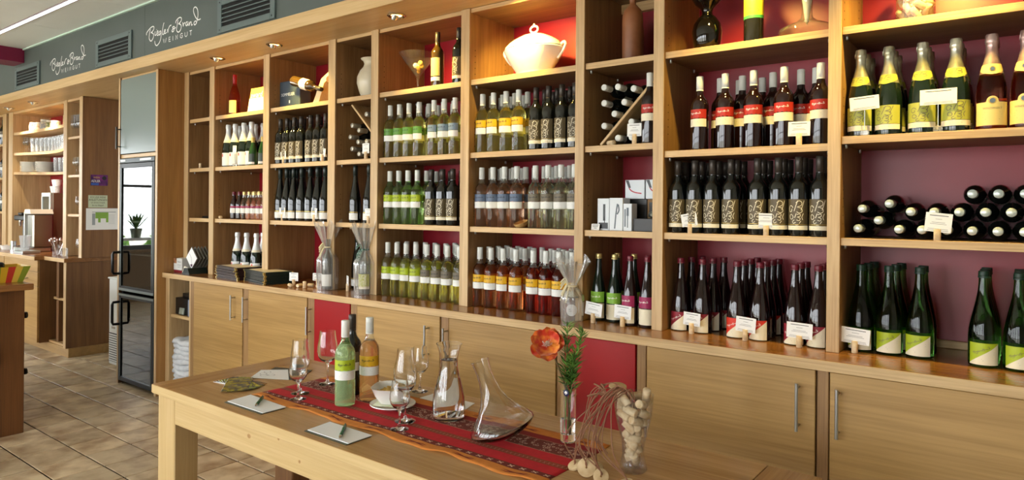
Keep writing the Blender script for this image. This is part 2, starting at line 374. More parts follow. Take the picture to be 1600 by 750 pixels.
FR = mat('window_frame_paint', '4c4f50', .5)
def window(i, a, b_, z0, z1, axis, c):
    def bx(m, a0, a1, h0, h1, t=.03):
        if axis == 0: m.box(a0, a1, c-t, c+t, h0, h1, 0, .004)
        else: m.box(c-t, c+t, a0, a1, h0, h1, 0, .004)
    m = MB()
    for s in ((a, a+.06, z0, z1), (b_-.06, b_, z0, z1), (a+.06, b_-.06, z0, z0+.07), (a+.06, b_-.06, z1-.06, z1)): bx(m, *s)
    w = struct('window_%d' % i, m, FR, 'grey framed window')
    mid = (a+b_)/2
    m = MB(); bx(m, mid-.03, mid+.03, z0+.07, z1-.06, .025); build('mullion', m, FR, w)
    zt = z0+(z1-z0)*.62
    for q0, q1 in ((a+.06, mid-.03), (mid+.03, b_-.06)):
        m = MB(); bx(m, q0, q1, zt-.02, zt+.02, .02); build('transom', m, FR, w)
    return w
k = 1
for a, b_ in WINF: window(k, a, b_, .4, 2.6, 0, -3.6); k += 1
for a, b_ in WINL: window(k, a, b_, .8, 2.4, 1, -11.1); k += 1
b = MB(); b.box(-40, 30, -40, -3.75, -.3, -.2); b.box(-40, -11.25, -3.75, 20, -.3, -.2); struct('ground', b, noisy('pavement', 'b9b5aa', 'cac6bb', 1, .9), 'pavement outside the windows')

# cornice and soffit, slate fascia, shadow trim, burgundy beam
b = MB(); b.box(-10.98, 2.98, 2.44, 2.462, 2.565, 2.649, 0, .002); b.box(-10.98, 2.98, 2.462, 3.15, 2.566, 2.59, 0)
struct('trim_1', b, oak('oak_cornice', 0, 'c09a63', 'dcbd8b', .4, .7, .8), 'oak cornice board and soffit over the shelves')
b = MB(); b.box(-10.98, 2.98, 2.464, 2.60, 2.6, ZC)
t2 = struct('trim_2', b, DARKG, 'slate grey fascia above the shelves')
sx = [-10.98, -8.3, -5.465, -2.63, .2, 2.98]
for a, c in zip(sx, sx[1:]):
    m = MB(); m.box(a+.0012, c-.0012, 2.45, 2.464, 2.645, ZC-.002, 0, .001); build('fascia_panel', m, FASC, t2)
LETT = mat('white_lettering', 'f2f4f2', .5)
for cx in (-6.97, -5.03):
    m = MB(); pl = lambda u, v: (cx+u, 2.4488, 2.75+v)
    m.strokes(LOGO, .0042, pl, 0, 4); m.strokes(WEIN, .0030, pl, 0, 1)
    build('lettering', m, LETT, t2)['label'] = 'white script lettering Biegler & Brand WEINGUT'
b = MB(); b.box(-10.98, 2.98, 2.432, 2.449, ZC-.014, ZC); struct('trim_3', b, mat('pale_green_profile', 'c9e2d6', .4), 'pale profile between ceiling and fascia')
b = MB(); b.box(-8.36, -8.06, -3.45, 2.448, 2.918, ZC, 0, .002); struct('trim_4', b, PURP, 'burgundy beam under the ceiling')

# air vents in the fascia
VM = mat('vent_grey', '5d6c6c', .4); VD = mat('vent_dark', '050505', .8)
for x0, lab in ((-8.245, 'grey louvred air vent nearest the burgundy beam'), (-6.285, 'grey louvred air vent between the two white logos'), (-4.335, 'grey louvred air vent at the top right of the right-hand logo')):
    x1 = x0+.565; v = thing('air_vent', lab, 'air vent', ((x0+x1)/2, 2.449, 2.77), group='air vents in the slate fascia')
    m = MB(); z0, z1 = 2.70, 2.845
    for q in ((x0-.05, x0, z0-.04, z1+.04), (x1, x1+.05, z0-.04, z1+.04), (x0, x1, z0-.04, z0), (x0, x1, z1, z1+.04)): m.box(q[0], q[1], 2.436, 2.4495, q[2], q[3], 0, .002)
    part('frame', m, VM, v)
    m = MB(); m.box(x0, x1, 2.4465, 2.4495, z0, z1); part('duct_opening', m, VD, v)
    for k in range(4):
        z = z0+.029*(k+1); m = MB(); m.box(x0, x1, 2.438, 2.4465, z-.003, z+.003); part('slat', m, VM, v)
    m = MB()
    for xx in (x0-.02, x1+.02):
        for zz in (z0-.02, z1+.02): m.box(xx-.004, xx+.004, 2.434, 2.4365, zz-.004, zz+.004)
    part('screws', m, BLACKP, v)['kind'] = 'stuff'

# ceiling light strip
ls = thing('ceiling_light_strip', 'long slim white light strip in the ceiling', 'ceiling light', (-6.2, 2.0725, ZC))
for k in range(7):
    a, c = -10.85+1.0*k*1.333, -10.85+1.333*(k+1)
    m = MB(); m.box(a+.006, c-.006, 2.055, 2.085, ZC-.012, ZC+.004, 0, .004); part('diffuser', m, mat('light_diffuser', 'f6fbff', .5, emit=3.5), ls)
m = MB(); m.box(-10.86, -1.5, 2.045, 2.055, ZC-.006, ZC+.01); m.box(-10.86, -1.5, 2.085, 2.098, ZC-.006, ZC+.01); part('housing', m, mat('mauve_profile', '9b8b90', .5), ls)

# downlights
for n, x in enumerate(LAMPX):
    lab = {-9.03: 'chrome halogen downlight at the far left end of the soffit', -8.30: 'chrome halogen downlight above the tumbler shelves', -4.678: 'chrome swivel downlight over the gold board', -3.975: 'chrome swivel downlight over the tilted wine holder', -2.811: 'chrome swivel downlight over the martini glass', -2.06: 'chrome swivel downlight over the white tureen', -0.93: 'chrome swivel downlight over the black carafe', -0.25: 'chrome swivel downlight over the cork-filled vase'}[x]
    d = thing('downlight', lab, 'spotlight', (x, 2.605, 2.565), group='halogen downlights in the soffit')
    m = MB(); m.lathe([(.030, 0), (.052, -.001), (.053, -.006), (.046, -.010), (.036, -.006), (.030, -.001)], 24, closed=True); part('ring', m, CHROME, d, False)
    m = MB(); m.lathe([(0, -.003), (.03, -.003)], 20); part('reflector', m, mat('lamp_glow', 'ffe6b0', .4, emit=2.5), d, False)
    X = Matrix.Translation((-.012, 0, -.006)) @ Matrix.Rotation(.45, 4, 'Y')
    m = MB(); m.lathe([(0, .012), (.020, .010), (.019, -.006), (.012, -.020), (0, -.021)], 16, xf=X); part('lamp_head', m, mat('satin_chrome', 'd4dde6', .25, 1), d, False)

# ================================================================== the wall shelving
WS = thing('wall_shelving', 'long oak wall shelving full of wine, red back panels, twelve oak uprights', 'shelving', (-2.5, 2.95, .97))
DIV = [(-5.431, -5.367), (-5.045, -4.98), (-4.321, -4.25), (-3.593, -3.522), (-3.182, -3.119), (-2.456, -2.396), (-1.728, -1.68), (-1.325, -1.276), (-.612, -.567), (.095, .145), (.5, .55)]
for a, c in DIV:
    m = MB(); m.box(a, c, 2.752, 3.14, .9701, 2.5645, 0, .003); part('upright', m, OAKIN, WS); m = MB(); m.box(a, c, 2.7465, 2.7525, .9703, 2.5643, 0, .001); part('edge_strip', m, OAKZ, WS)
BAY = {k: (DIV[i][1], DIV[i+1][0]) for i, k in enumerate('ABCDEFGHIJ')}
ZS = {k: [2.184, 1.793, 1.398] for k in BAY}; ZS['H'][1] = 1.753; ZS['I'][1] = 1.776
for k, (a, c) in BAY.items():
    for z in ZS[k]:
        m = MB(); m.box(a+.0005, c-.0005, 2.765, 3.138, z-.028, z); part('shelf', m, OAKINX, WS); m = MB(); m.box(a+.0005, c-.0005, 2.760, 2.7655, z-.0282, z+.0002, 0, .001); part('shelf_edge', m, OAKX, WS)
    m = MB(); m.box(a, c, 3.1385, 3.15, .971, 2.545); part('back_panel', m, RED, WS)
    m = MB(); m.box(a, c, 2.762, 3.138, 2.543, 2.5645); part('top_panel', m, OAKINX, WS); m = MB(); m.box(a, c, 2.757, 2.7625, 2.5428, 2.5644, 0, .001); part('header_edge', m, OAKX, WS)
    
    if k == 'I': m = MB(); m.box(a, c, 3.12, 3.138, .9703, 1.0, 0, .002); part('back_rail', m, OAKX, WS)
a, c = BAY['G']; m = MB(); m.box(a, c, 3.105, 3.138, 2.495, 2.543, 0, .002); part('back_rail', m, OAKX, WS)
m = MB()
for k, (a, c) in BAY.items():
    for z in ZS[k]:
        for xx in (a+.008, c-.008):
            for yy in (2.80, 3.06): m.lathe([(.006, 0), (.006, -.012), (.004, -.014)], 8, c=(xx, yy, z-.0285))
o = part('shelf_pins', m, STEEL, WS); o['kind'] = 'stuff'
m = MB()
for k in 'BCDEFGHI':
    a, c = BAY[k]
    for z0 in (2.22, 1.83, 1.45):
        for q in range(5):
            for yy in (2.795, 3.06): m.box(a-.0005, a+.0006, yy-.0022, yy+.0022, z0+.032*q-.0022, z0+.032*q+.0022)
o = part('peg_holes', m, DARKG, WS); o['kind'] = 'stuff'
# worktop
m = MB(); m.box(-5.431, .6, 2.583, 3.138, .932, .9698, 0, .004)
wt = single('worktop', MB().add(m.v, m.f, m.m), [OAKTOP], 'long glossy oak worktop under the wine shelves', 'worktop', (0, 0, 0))
m = MB(); m.box(-5.431, .6, 2.5815, 2.5835, .932, .9688, 0, .0008); build('front_edge', m, OAKX, wt)

# base cabinets (one thing per bay)
def handle(x, z0, z1, par, y=2.60, mt=STEEL, r=.006):
    m = MB(); m.tube([(x, y-.032, z0), (x, y-.032, z1)], r, 10)
    for z in (z0+.018, z1-.018): m.tube([(x, y-.032, z), (x, y, z)], .0045, 8)
    part('handle', m, mt, par)
CABS = [('B', 'oak', -4.415, 'oak base cabinet beside the open linen niche, handle on its right'), ('C', 'oak', -4.263, 'oak base cabinet left of the narrow red door, handle on its left'), ('D', 'red', -3.555, 'narrow base cabinet with red door and steel handle on its left'), ('E', 'oak', -2.536, 'oak base cabinet right of the narrow red door, behind the wine bottles'), ('F', 'oak', -2.403, 'oak base cabinet behind the water carafe and decanter'), ('G', 'red', None, 'narrow red base cabinet behind the orange flower'), ('H', 'oak', -.669, 'wide oak base cabinet behind the cork jar, handle on its right'), ('I', 'oak', -.536, 'oak base cabinet at the right edge, handle on its left')]
for k, kind, hx, lab in CABS:
    a, c = BAY[k]; cb = thing('base_cabinet', lab, 'cabinet', ((a+c)/2, 2.85, 0), group='base cabinets under the worktop')
    m = MB(); m.box(a-.02, c+.02, 2.625, 3.138, .1, .931); m.box(a-.02, c+.02, 2.67, 3.138, 0, .1); part('carcass', m, OAKDK, cb)
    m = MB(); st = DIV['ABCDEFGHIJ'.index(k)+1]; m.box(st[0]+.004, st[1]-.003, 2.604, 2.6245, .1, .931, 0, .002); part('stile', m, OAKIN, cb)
    if k == 'B': m = MB(); st = DIV[1]; m.box(st[0]+.012, st[1]-.003, 2.604, 2.6245, .1, .931, 0, .002); part('stile', m, OAKIN, cb)
    m = MB(); m.box(a+.002, c-.002, 2.600, 2.6235, .105, .927, 0, .002); part('door', m, OAKDOOR if kind == 'oak' else REDD, cb)
    d = cb.children[-1]
    if hx is not None:
        x = hx; m = MB(); m.tube([(x, 2.566, .705), (x, 2.566, .877)], .006, 10)
        for z in (.722, .86): m.tube([(x, 2.566, z), (x, 2.601, z)], .0045, 8)
        hd = build('handle', m, STEEL, d, origin=world_loc(d)); 
    m = MB(); m.box(a-.02, c+.02, 2.655, 2.669, .002, .1); part('plinth', m, OAKDK, cb)
# open linen niche at the left end
a, c = -5.431, -5.02; nb = thing('open_cabinet', 'open oak cabinet niche holding white cloths, left end of the worktop', 'cabinet', (-5.22, 2.85, 0))
for x0, x1 in ((a, a+.055), (c-.045, c-.015)):
    m = MB(); m.box(x0, x1, 2.61, 3.13, 0, .931, 0, .002); part('side_panel', m, OAKZ, nb)
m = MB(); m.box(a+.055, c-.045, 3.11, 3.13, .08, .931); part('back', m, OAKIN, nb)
for z in (.645, .10):
    m = MB(); m.box(a+.055, c-.045, 2.625, 3.11, z-.025, z, 0, .002); part('shelf', m, OAKX, nb)

# tall fridge housing and bottle fridge
FH = thing('fridge_housing', 'tall oak housing around the bottle fridge with grey upper cupboard', 'cabinet', (-5.77, 2.84, 0))
for x0, x1 in ((-6.125, -6.098), (-5.467, -5.433)):
    m = MB(); m.box(x0, x1, 2.54, 3.14, 0, 2.5645, 0, .002); part('side_panel', m, OAKDK if x0 < -6 else oak('oak_tall_panel', 2, '8d6236', 'ad8049', .4, .8), FH)
    m = MB(); m.box(x0, x1, 2.538, 2.5402, 0, 2.5645, 0, .0008); part('edge_strip', m, OAKZ, FH)
for z0, z1 in ((1.888, 1.918), (2.55, 2.564)):
    m = MB(); m.box(-6.098, -5.467, 2.55, 3.13, z0, z1, 0, .002); part('crosspiece', m, OAKX, FH)
m = MB(); m.box(-6.098, -5.467, 3.12, 3.14, 0, 2.55); part('back', m, OAKDK, FH)
m = MB(); m.box(-6.092, -5.472, 2.542, 2.56, 1.923, 2.547, 0, .002); gd = part('cupboard_door', m, mat('grey_green_door', '7d8a86', .25), FH)
m = MB(); m.tube([(-6.085, 2.505, 1.965), (-6.085, 2.505, 2.15)], .007, 10)
for z in (1.985, 2.13): m.tube([(-6.085, 2.505, z), (-6.085, 2.543, z)], .005, 8)
build('handle', m, mat('dark_steel', '4a4742', .3, 1), gd, origin=world_loc(gd))
BF = thing('bottle_fridge', 'black two-door glass bottle fridge in the tall oak housing', 'fridge', (-5.78, 2.82, 0))
m = MB(); x0, x1 = -6.09, -5.475
m.box(x0, x0+.03, 2.56, 3.1, .03, 1.885); m.box(x1-.03, x1, 2.56, 3.1, .03, 1.885); m.box(x0+.03, x1-.03, 3.08, 3.1, .03, 1.885); m.box(x0+.03, x1-.03, 2.56, 3.08, .03, .07); m.box(x0+.03, x1-.03, 2.56, 3.08, 1.84, 1.885); m.box(x0+.03, x1-.03, 2.57, 3.08, .775, .80)
part('body', m, mat('fridge_inside', '1a140f', .6), BF)
m = MB(); m.box(x0, x1, 2.535, 2.56, 1.845, 1.884, 0, .003); cp = part('control_panel', m, mat('fridge_trim', '2c3431', .4, .4), BF)
m = MB(); m.box(-5.72, -5.53, 2.5335, 2.5352, 1.858, 1.874); m.box(-6.07, -5.98, 2.5335, 2.5352, 1.858, 1.874); build('display', m, WHITEP, cp, origin=world_loc(cp))
PANE = mat('fridge_pane', (.45, .48, .46), .0, trans=1, ior=1.55)
for z0, z1, hz0, hz1 in ((.785, 1.842, .913, 1.113), (.03, .76, .491, .697)):
    m = MB(); fr = .038
    for q in ((x0, x0+fr, z0, z1), (x1-fr, x1, z0, z1), (x0+fr, x1-fr, z0, z0+fr), (x0+fr, x1-fr, z1-fr, z1)): m.box(q[0], q[1], 2.535, 2.558, q[2], q[3], 0, .003)
    d = part('door', m, mat('fridge_door_black', '0c0f0e', .45), BF)
    m = MB(); m.box(x0+fr, x1-fr, 2.543, 2.5435, z0+fr, z1-fr); build('pane', m, PANE, d, origin=world_loc(d))
    m = MB(); m.box(x0+fr-.004, x0+fr, 2.533, 2.5352, z0+fr, z1-fr); m.box(x1-fr, x1-fr+.004, 2.533, 2.5352, z0+fr, z1-fr); m.box(x0, x1, 2.532, 2.5352, (z0 if z0 > .5 else z1-.018), (z0+.02 if z0 > .5 else z1)); build('chrome_trim', m, mat('satin_trim', '8d9694', .4, .8), d, origin=world_loc(d))
    m = MB(); m.tube([(x0+.02, 2.535, hz0+.01), (x0+.02, 2.485, hz0+.012), (x0+.02, 2.478, hz0+.03), (x0+.02, 2.478, hz1-.03), (x0+.02, 2.485, hz1-.012), (x0+.02, 2.535, hz1-.01)], .011, 8); build('handle', m, BLACKP, d, origin=world_loc(d))
for z in (.3, .53, 1.08, 1.35, 1.6):
    m = MB(); m.box(-6.058, -5.507, 2.6, 3.07, z, z+.012); part('wire_shelf', m, mat('fridge_shelf', '8d8a84', .4), BF)
# bottles lying in the fridge are not told apart in the photo; only shelves show

# white freezer left of the fridge
FZ = thing('chest_cooler', 'white cooler with grey vent grille, half hidden left of fridge', 'cooler', (-6.47, 2.93, 0))
m = MB(); m.box(-6.79, -6.14, 2.745, 3.12, .03, .815, 0, .006); part('body', m, WHITEP, FZ)
m = MB(); m.box(-6.80, -6.135, 2.735, 3.12, .815, .83, 0, .004); part('lid', m, WHITEP, FZ)
m = MB(); m.box(-6.77, -6.16, 2.741, 2.7455, .06, .32); gr = part('grille', m, mat('grille_shadow', '3b3f40', .7), FZ)
for k in range(12):
    m = MB(); m.box(-6.77, -6.16, 2.737, 2.7415, .066+.0212*k, .078+.0212*k); build('slat', m, WHITEP, gr, origin=world_loc(gr))
m = MB(); m.box(-6.73, -6.66, 2.7425, 2.7455, .36, .38); part('badge', m, mat('badge_grey', 'b0a89c', .5), FZ)

# ================================================================== bottles
def glassmat(n, col, ior=1.36, trans=.975): return mat(n, col, .0, trans=trans, ior=ior)
WY = glassmat('pale_yellow_wine', (.97, .91, .36)); WG = glassmat('green_glass_wine', (.70, .88, .40)); WR = glassmat('salmon_wine', (.96, .64, .42)); WA = glassmat('deep_rose_wine', (.60, .08, .04))
WL = glassmat('lemon_wine', (.95, .90, .34)); WC = glassmat('clear_white_wine', (.95, .94, .70)); WT = glassmat('misty_green_bottle', (.60, .82, .42), 1.36, .72); WO = glassmat('amber_rose_wine', (.93, .56, .24), 1.36, .75)
NG = glassmat('bottle_neck_glass', (.95, .97, .93), 1.4); NGG = glassmat('green_neck_glass', (.62, .82, .5), 1.4)
DKB = mat('black_wine_glass', (.006, .007, .006), .04, spec=.6, coat=.3); DKR = mat('dark_red_wine_glass', (.012, .004, .004), .04, spec=.6, coat=.3)
DKG = mat('dark_green_glass', (.006, .014, .008), .04, spec=.6, coat=.3)
GRN = mat('emerald_glass', (.10, .34, .05), .0, trans=1, ior=1.4)
CAPW = mat('white_capsule', 'e4e6e0', .35); CAPB = mat('dark_bronze_capsule', '413a34', .32, .4); CAPK = mat('black_green_capsule', '1b2622', .3); CAPR = mat('maroon_cap', '6f1526', .35); CAPY = mat('gold_cap', 'cdb878', .3, .6); CAPG = mat('dark_green_cap', '12301f', .4)
RCAP = mat('red_capsule', 'a81a22', .4)
FOILW = mat('white_foil', 'e9ecec', .32, .25); FOILG = noisy('champagne_foil', 'a6a488', 'dcd9c4', 18, .3, 4, .25); FOILP = noisy('pink_foil', 'b5908a', 'e2c6bd', 18, .3, 4, .25)
for q in (FOILG, FOILP): q.node_tree.nodes['Principled BSDF'].inputs['Metallic'].default_value = .75
LW = mat('white_label', 'e9e9e4', .55); LC = mat('cream_label', 'ece3c8', .55); LWG = mat('white_lettering_on_label', 'f2efe6', .5)
def lab(n, h): return mat(n, h, .45)
LGREEN = lab('leaf_green_label', '5d9136'); LBLUE = lab('grey_blue_label', '7d8f9f'); LLIME = lab('lime_label', 'a9bb1e'); LBRN = lab('taupe_label', '6d6350'); LYEL = lab('sun_yellow_label', 'dfae1e'); LNAVY = lab('slate_blue_label', '5a6a85')
LOLV = lab('olive_brown_label', '564a30'); LRED = lab('brick_red_label', 'b32c1e'); LMAR = lab('maroon_label', '8a2030'); LSCA = lab('scarlet_label', 'd3321c'); LMAG = lab('magenta_label', '9c2455'); LGRS = lab('grass_label', '82b33a'); LYG = lab('yellow_green_label', 'b3b44a'); LGOLD = mat('gold_print', 'c8aa5c', .35, .5); LPALE = lab('pale_gold_label', 'dcc77e')

BORD = [(.030, 0), (.0362, .002), (.0375, .009), (.0375, .188), (.0364, .200), (.0330, .211), (.0270, .2205), (.0205, .229), (.0160, .240), (.0146, .250), (.0146, .256)]
FLUTE = [(.030, 0), (.0360, .003), (.0375, .012), (.0375, .13), (.0352, .16), (.0302, .19), (.0238, .225), (.0180, .26), (.0146, .29), (.0140, .298)]
SEKT = [(.036, 0), (.0430, .004), (.0440, .012), (.0440, .125), (.0420, .15), (.0370, .178), (.0290, .21), (.0210, .24), (.0165, .265), (.0155, .29)]
JUI = [(.034, 0), (.0400, .003), (.0410, .012), (.0410, .10), (.0385, .125), (.0340, .152), (.0270, .187), (.0200, .222), (.0155, .255), (.0142, .285), (.0142, .299)]
LIT = [(.037, 0), (.0440, .004), (.0450, .014), (.0450, .105), (.0430, .13), (.0380, .158), (.0310, .19), (.0235, .225), (.0175, .26), (.0156, .29), (.0152, .310)]
SMALL = [(.024, 0), (.0275, .003), (.0280, .010), (.0280, .105), (.0262, .125), (.0205, .143), (.0145, .158), (.0125, .18), (.0125, .187)]
PICC = [(.027, 0), (.0305, .003), (.0310, .010), (.0310, .09), (.0285, .112), (.0215, .138), (.0150, .16), (.0125, .185)]
def radius_at(prof, z):
    for (r0, z0), (r1, z1) in zip(prof, prof[1:]):
        if z0 <= z <= z1: return r0+(r1-r0)*(z-z0)/max(z1-z0, 1e-6)
    return prof[-1][0]
def scaled(prof, f): return [(r*f, z) for r, z in prof]
SW = [[(-.2, .62), (-.30, .72), (-.44, .70), (-.50, .55), (-.42, .42), (-.30, .45), (-.28, .56)], [(.10, .98), (-.02, .70), (-.12, .45)], [(-.02, .86), (.18, .97), (.36, .88), (.30, .72), (.06, .66), (.32, .60), (.38, .44), (.22, .36), (.04, .42)], [(.50, .98), (.36, .62), (.30, .50)],
      [(-.30, .30), (-.42, .24), (-.40, .08), (-.24, .06), (-.18, .18), (-.28, .28)], [(.02, .34), (-.08, .12)], [(.06, .28), (.24, .32), (.26, .20), (.08, .16), (.26, .10), (.20, -.02), (.04, .02)], [(.46, .34), (.36, .16), (.42, .02)], [(-.1, .02), (-.22, -.06), (-.16, -.16), (-.02, -.10)], [(.30, -.04), (.2, -.16)]]
def cyl(r, ang=0): return lambda u, v: ((r)*math.sin(u/r+ang), -(r)*math.cos(u/r+ang), v)
def art_logo(m, r, zc, w, mi, th=.0007):
    s = w/.81; m.strokes([[(x*s, (y-.05)*s) for x, y in st] for st in LOGO], th, lambda u, v: cyl(r)(u, v+zc), mi, 1)
def art_swirl(m, r, z0, z1, w, mi, th=.0011):
    h = z1-z0; m.strokes([[(x*w, z0+h*(.16+y*.8)) for x, y in st] for st in SW], th, cyl(r), mi, 2)
def art_lines(m, r, zs, w, mi, th=.0006):
    for z, f in zs: m.strokes([[(-w*f, z), (w*f, z)]], th, cyl(r), mi, 1)
PROTO = {}
def shell(prof, t=.0022):
    return prof+[(max(r-t, .002), z) for r, z in prof[::-1]]
def bottle(name, prof, body, cap, labels, fill=None, neckmat=None, h=None):
    root = bpy.data.objects.new(name, None); COL.objects.link(root); root.empty_display_size = .05
    if fill:
        low = [p for p in prof if p[1] < fill-.001]+[(radius_at(prof, fill), fill)]; hi = [(radius_at(prof, fill), fill+.0002)]+[p for p in prof if p[1] > fill+.001]
        m = MB(); m.lathe([(0, .004), (low[0][0]*.7, .003)]+low+[(0, fill)], 20); build('filled_body', m, body, root)
        m = MB(); m.lathe(shell(hi, .0018), 16, closed=True); build('bottle_neck', m, neckmat or NG, root)
    else:
        m = MB(); m.lathe([(0, .004), (prof[0][0]*.7, .003)]+prof+[(0, prof[-1][1])], 20); build('glass_body', m, body, root)
    kind, cm, z0, z1 = cap
    m = MB()
    if kind == 'screw':
        r = .0152
        m.lathe([(r, z0), (r, z0+.004), (r-.0006, z0+.0045), (r, z0+.005), (r, z1-.018), (r-.0007, z1-.0175), (r, z1-.017), (r-.0002, z1-.0015), (r-.0015, z1), (0, z1)], 18); nm = 'screw_cap'
    elif kind == 'crown':
        r = prof[-1][0]+.0014
        m.lathe([(r, z0), (r+.0004, z0+.002), (r+.0002, z1-.003), (r-.001, z1), (0, z1)], 16); nm = 'cap'
        if z1-z0 < .02: m.lathe([(r+.0012, z0-.006), (r+.0012, z0-.001)], 16)
    elif kind == 'foil':
        pr = [(radius_at(prof, z0)+.0006, z0)]+[(r+.0006, z) for r, z in prof if z0 < z < z1-.045]
        pr += [(.0170, z1-.045), (.0172, z1-.034), (.0196, z1-.030), (.0200, z1-.022), (.0190, z1-.016), (.0186, z1-.006), (.0170, z1-.001), (0, z1)]
        m.lathe(pr, 18); nm = 'foil'
        for a in range(4): m.tube([(.0198*math.cos(a*PI/2+.4), .0198*math.sin(a*PI/2+.4), z1-.030), (.0206*math.cos(a*PI/2+.7), .0206*math.sin(a*PI/2+.7), z1-.018), (.0150*math.cos(a*PI/2+.5), .0150*math.sin(a*PI/2+.5), z1+.0004)], .0008, 4)
        nm = 'foil'
    build(nm, m, cm, root)
    for ln, fn, mats in labels:
        m = MB(); fn(m); build(ln, m, mats, root, fix=False)
    return root
A0 = 1.35
def two_band(band, bandink=INK, z=(.134, .173), w=(.099, .1325), wm=LW, prof=BORD, script=True):
    r = .0375+.0004
    def f1(m):
        n = 18
        m.patch(r, -A0, A0, lambda u: z[0]+(.0025 if int(u*n) % 3 == 0 else 0), z[1], 0, n)
        if script: art_logo(m, r+.0003, (z[0]+z[1])/2+.002, .052, 1, .0006)
    def f2(m):
        m.patch(r, -A0, A0, w[0], w[1], 0, 12); art_lines(m, r+.0003, [((w[0]+w[1])/2+.004, .012), ((w[0]+w[1])/2-.001, .018)], 1, 1, .0006)
    return [('label_band', f1, [band, bandink]), ('label', f2, [wm, INK])]
def swirl_label(bg=LOLV, ink=LC, r0=.0375, z=(.052, .150), s=(.030, .0465), a=1.3, w=.060):
    r = r0+.0004
    def f1(m):
        m.patch(r, -a, a, z[0], z[1], 0, 12); art_swirl(m, r+.0003, z[0], z[1], w, 1); m.patch(r+.0002, -a, a, z[0]-.0022, z[0]-.0005, 2, 12)
    def f2(m): m.patch(r, -a, a, s[0], s[1], 0, 12); art_lines(m, r+.0003, [((s[0]+s[1])/2, .012)], 1, 1, .0006)
    return [('label', f1, [bg, ink, LGOLD]), ('label_strip', f2, [LC, INK])]
def diag_label(colr, r0, z0, z1, ink=LWG):
    r = r0+.0004; dg = lambda u: z0+(z1-z0)*min(1, max(.02, (.06+.92*u)))
    def f(m):
        m.patch(r, -1.05, 1.05, dg, z1, 0, 14); m.patch(r, -1.05, 1.05, z0, dg, 1, 14)
        s = .058/.81; ca, sa = math.cos(.38), math.sin(.38)
        m.strokes([[(x*s*ca-(y-.05)*s*sa-.008, x*s*sa+(y-.05)*s*ca+z0+(z1-z0)*.66) for x, y in st] for st in LOGO], .0005, cyl(r+.0003), 2, 1)
        for k in range(2): m.strokes([[(-.008+.004*k, z0+.02-.006*k), (.03, z0+.045-.008*k)]], .0005, cyl(r+.0003), 3, 1)
    return [('label', f, [colr, LC, ink, INK])]
def p_screw(key, body, band, fill=.231, cap=CAPW, neck=None, wm=LW, ink=INK):
    PROTO[key] = lambda: bottle('wine_bottle', BORD, body, ('screw', cap, .2545, .317), two_band(band, ink, wm=wm), fill, neck)
p_screw('green_band', WY, LGREEN); p_screw('blue_band', WL, LBLUE); p_screw('lime_green', WG, LLIME, neck=NGG); p_screw('lime_band', WL, LLIME); p_screw('taupe_band', WY, LBRN); p_screw('yellow_band', WY, LYEL)
p_screw('rose_navy', WR, LNAVY); p_screw('white_taupe', WC, LBRN); p_screw('amber', glassmat('dark_amber_wine', (.86, .36, .12)), LYEL); p_screw('dark_rose', WA, LYEL)
p_screw('table_green', WT, LLIME, neck=NGG); p_screw('table_rose', WO, LYEL)
PROTO['red_band'] = lambda: bottle('wine_bottle', BORD, DKR, ('screw', CAPW, .2545, .317), two_band(LRED, LWG, wm=LC))
PROTO['plain_dark'] = lambda: bottle('wine_bottle', BORD, DKB, ('screw', CAPB, .2545, .317), two_band(LBRN, LWG))
PROTO['swirl'] = lambda: bottle('wine_bottle', BORD, DKB, ('screw', CAPB, .2545, .317), swirl_label())
def cream_tall():
    def f(m): m.patch(.0379, -1.2, 1.2, .062, .165, 0, 12)
    def g(m): m.patch(.0379, -1.2, 1.2, .034, .056, 0, 12)
    return bottle('wine_bottle', BORD, mat('brown_glass', (.04, .022, .006), .05, coat=.4), ('screw', CAPB, .2545, .317), [('label', f, [LPALE]), ('label_strip', g, [LW])])
PROTO['cream_tall'] = cream_tall
def flute(labelled=True):
    def f(m): m.patch(.0379, -1.3, 1.3, .018, .060, 0, 12); art_lines(m, .0382, [(.045, .016), (.038, .010)], 1, 1)
    def g(m): m.patch(.0379, -1.3, 1.3, .064, .068, 0, 12)
    return bottle('wine_bottle', FLUTE, DKB, ('screw', CAPK, .297, .362), [('label', f, [LW, INK]), ('label_rim', g, [LGOLD])])
PROTO['flute'] = flute
def sekt_white():
    def f(m): m.patch(.0444, -1.3, 1.3, .012, .108, 0, 12); m.patch(.0446, -.25, .05, .078, .100, 2, 4); art_lines(m, .0447, [(.06, .02), (.052, .026), (.03, .016)], 1, 1)
    def g(m): m.patch(lambda z: radius_at(SEKT, z)+.0012, -1.5, 1.5, .186, .204, 0, 12)
    return bottle('sparkling_wine_bottle', SEKT, DKG, ('foil', FOILW, .19, .327), [('label', f, [LW, INK, LSCA]), ('neck_label', g, [LC])])
PROTO['sekt_white'] = sekt_white
def neck_scallop(r_ofs, m0):
    def g(m): m.patch(lambda z: radius_at(SEKT, z)+r_ofs, -1.5, 1.5, lambda u: .186+.018*abs(2*u-1)**1.5, .222, 0, 14); 
    return g
def sekt_green():
    def f(m): m.patch(.0444, -1.3, 1.3, .040, .108, 0, 12); art_swirl(m, .0447, .040, .108, .062, 1, .0010)
    def s(m): m.patch(.0444, -1.3, 1.3, .020, .0385, 0, 12); art_lines(m, .0447, [(.029, .018)], 1, 1)
    def g(m): neck_scallop(.0014, 0)(m); m.strokes([[(x*.05, .205+(y-.5)*.03) for x, y in st] for st in SW[:3]], .0008, lambda u, v: cyl(radius_at(SEKT, v)+.0018)(u, v), 1, 2)
    return bottle('sparkling_wine_bottle', SEKT, DKG, ('foil', FOILG, .19, .327), [('label', f, [LYG, LBRN]), ('label_strip', s, [LC, INK]), ('neck_label', g, [LYG, LBRN])])
PROTO['sekt_green'] = sekt_green
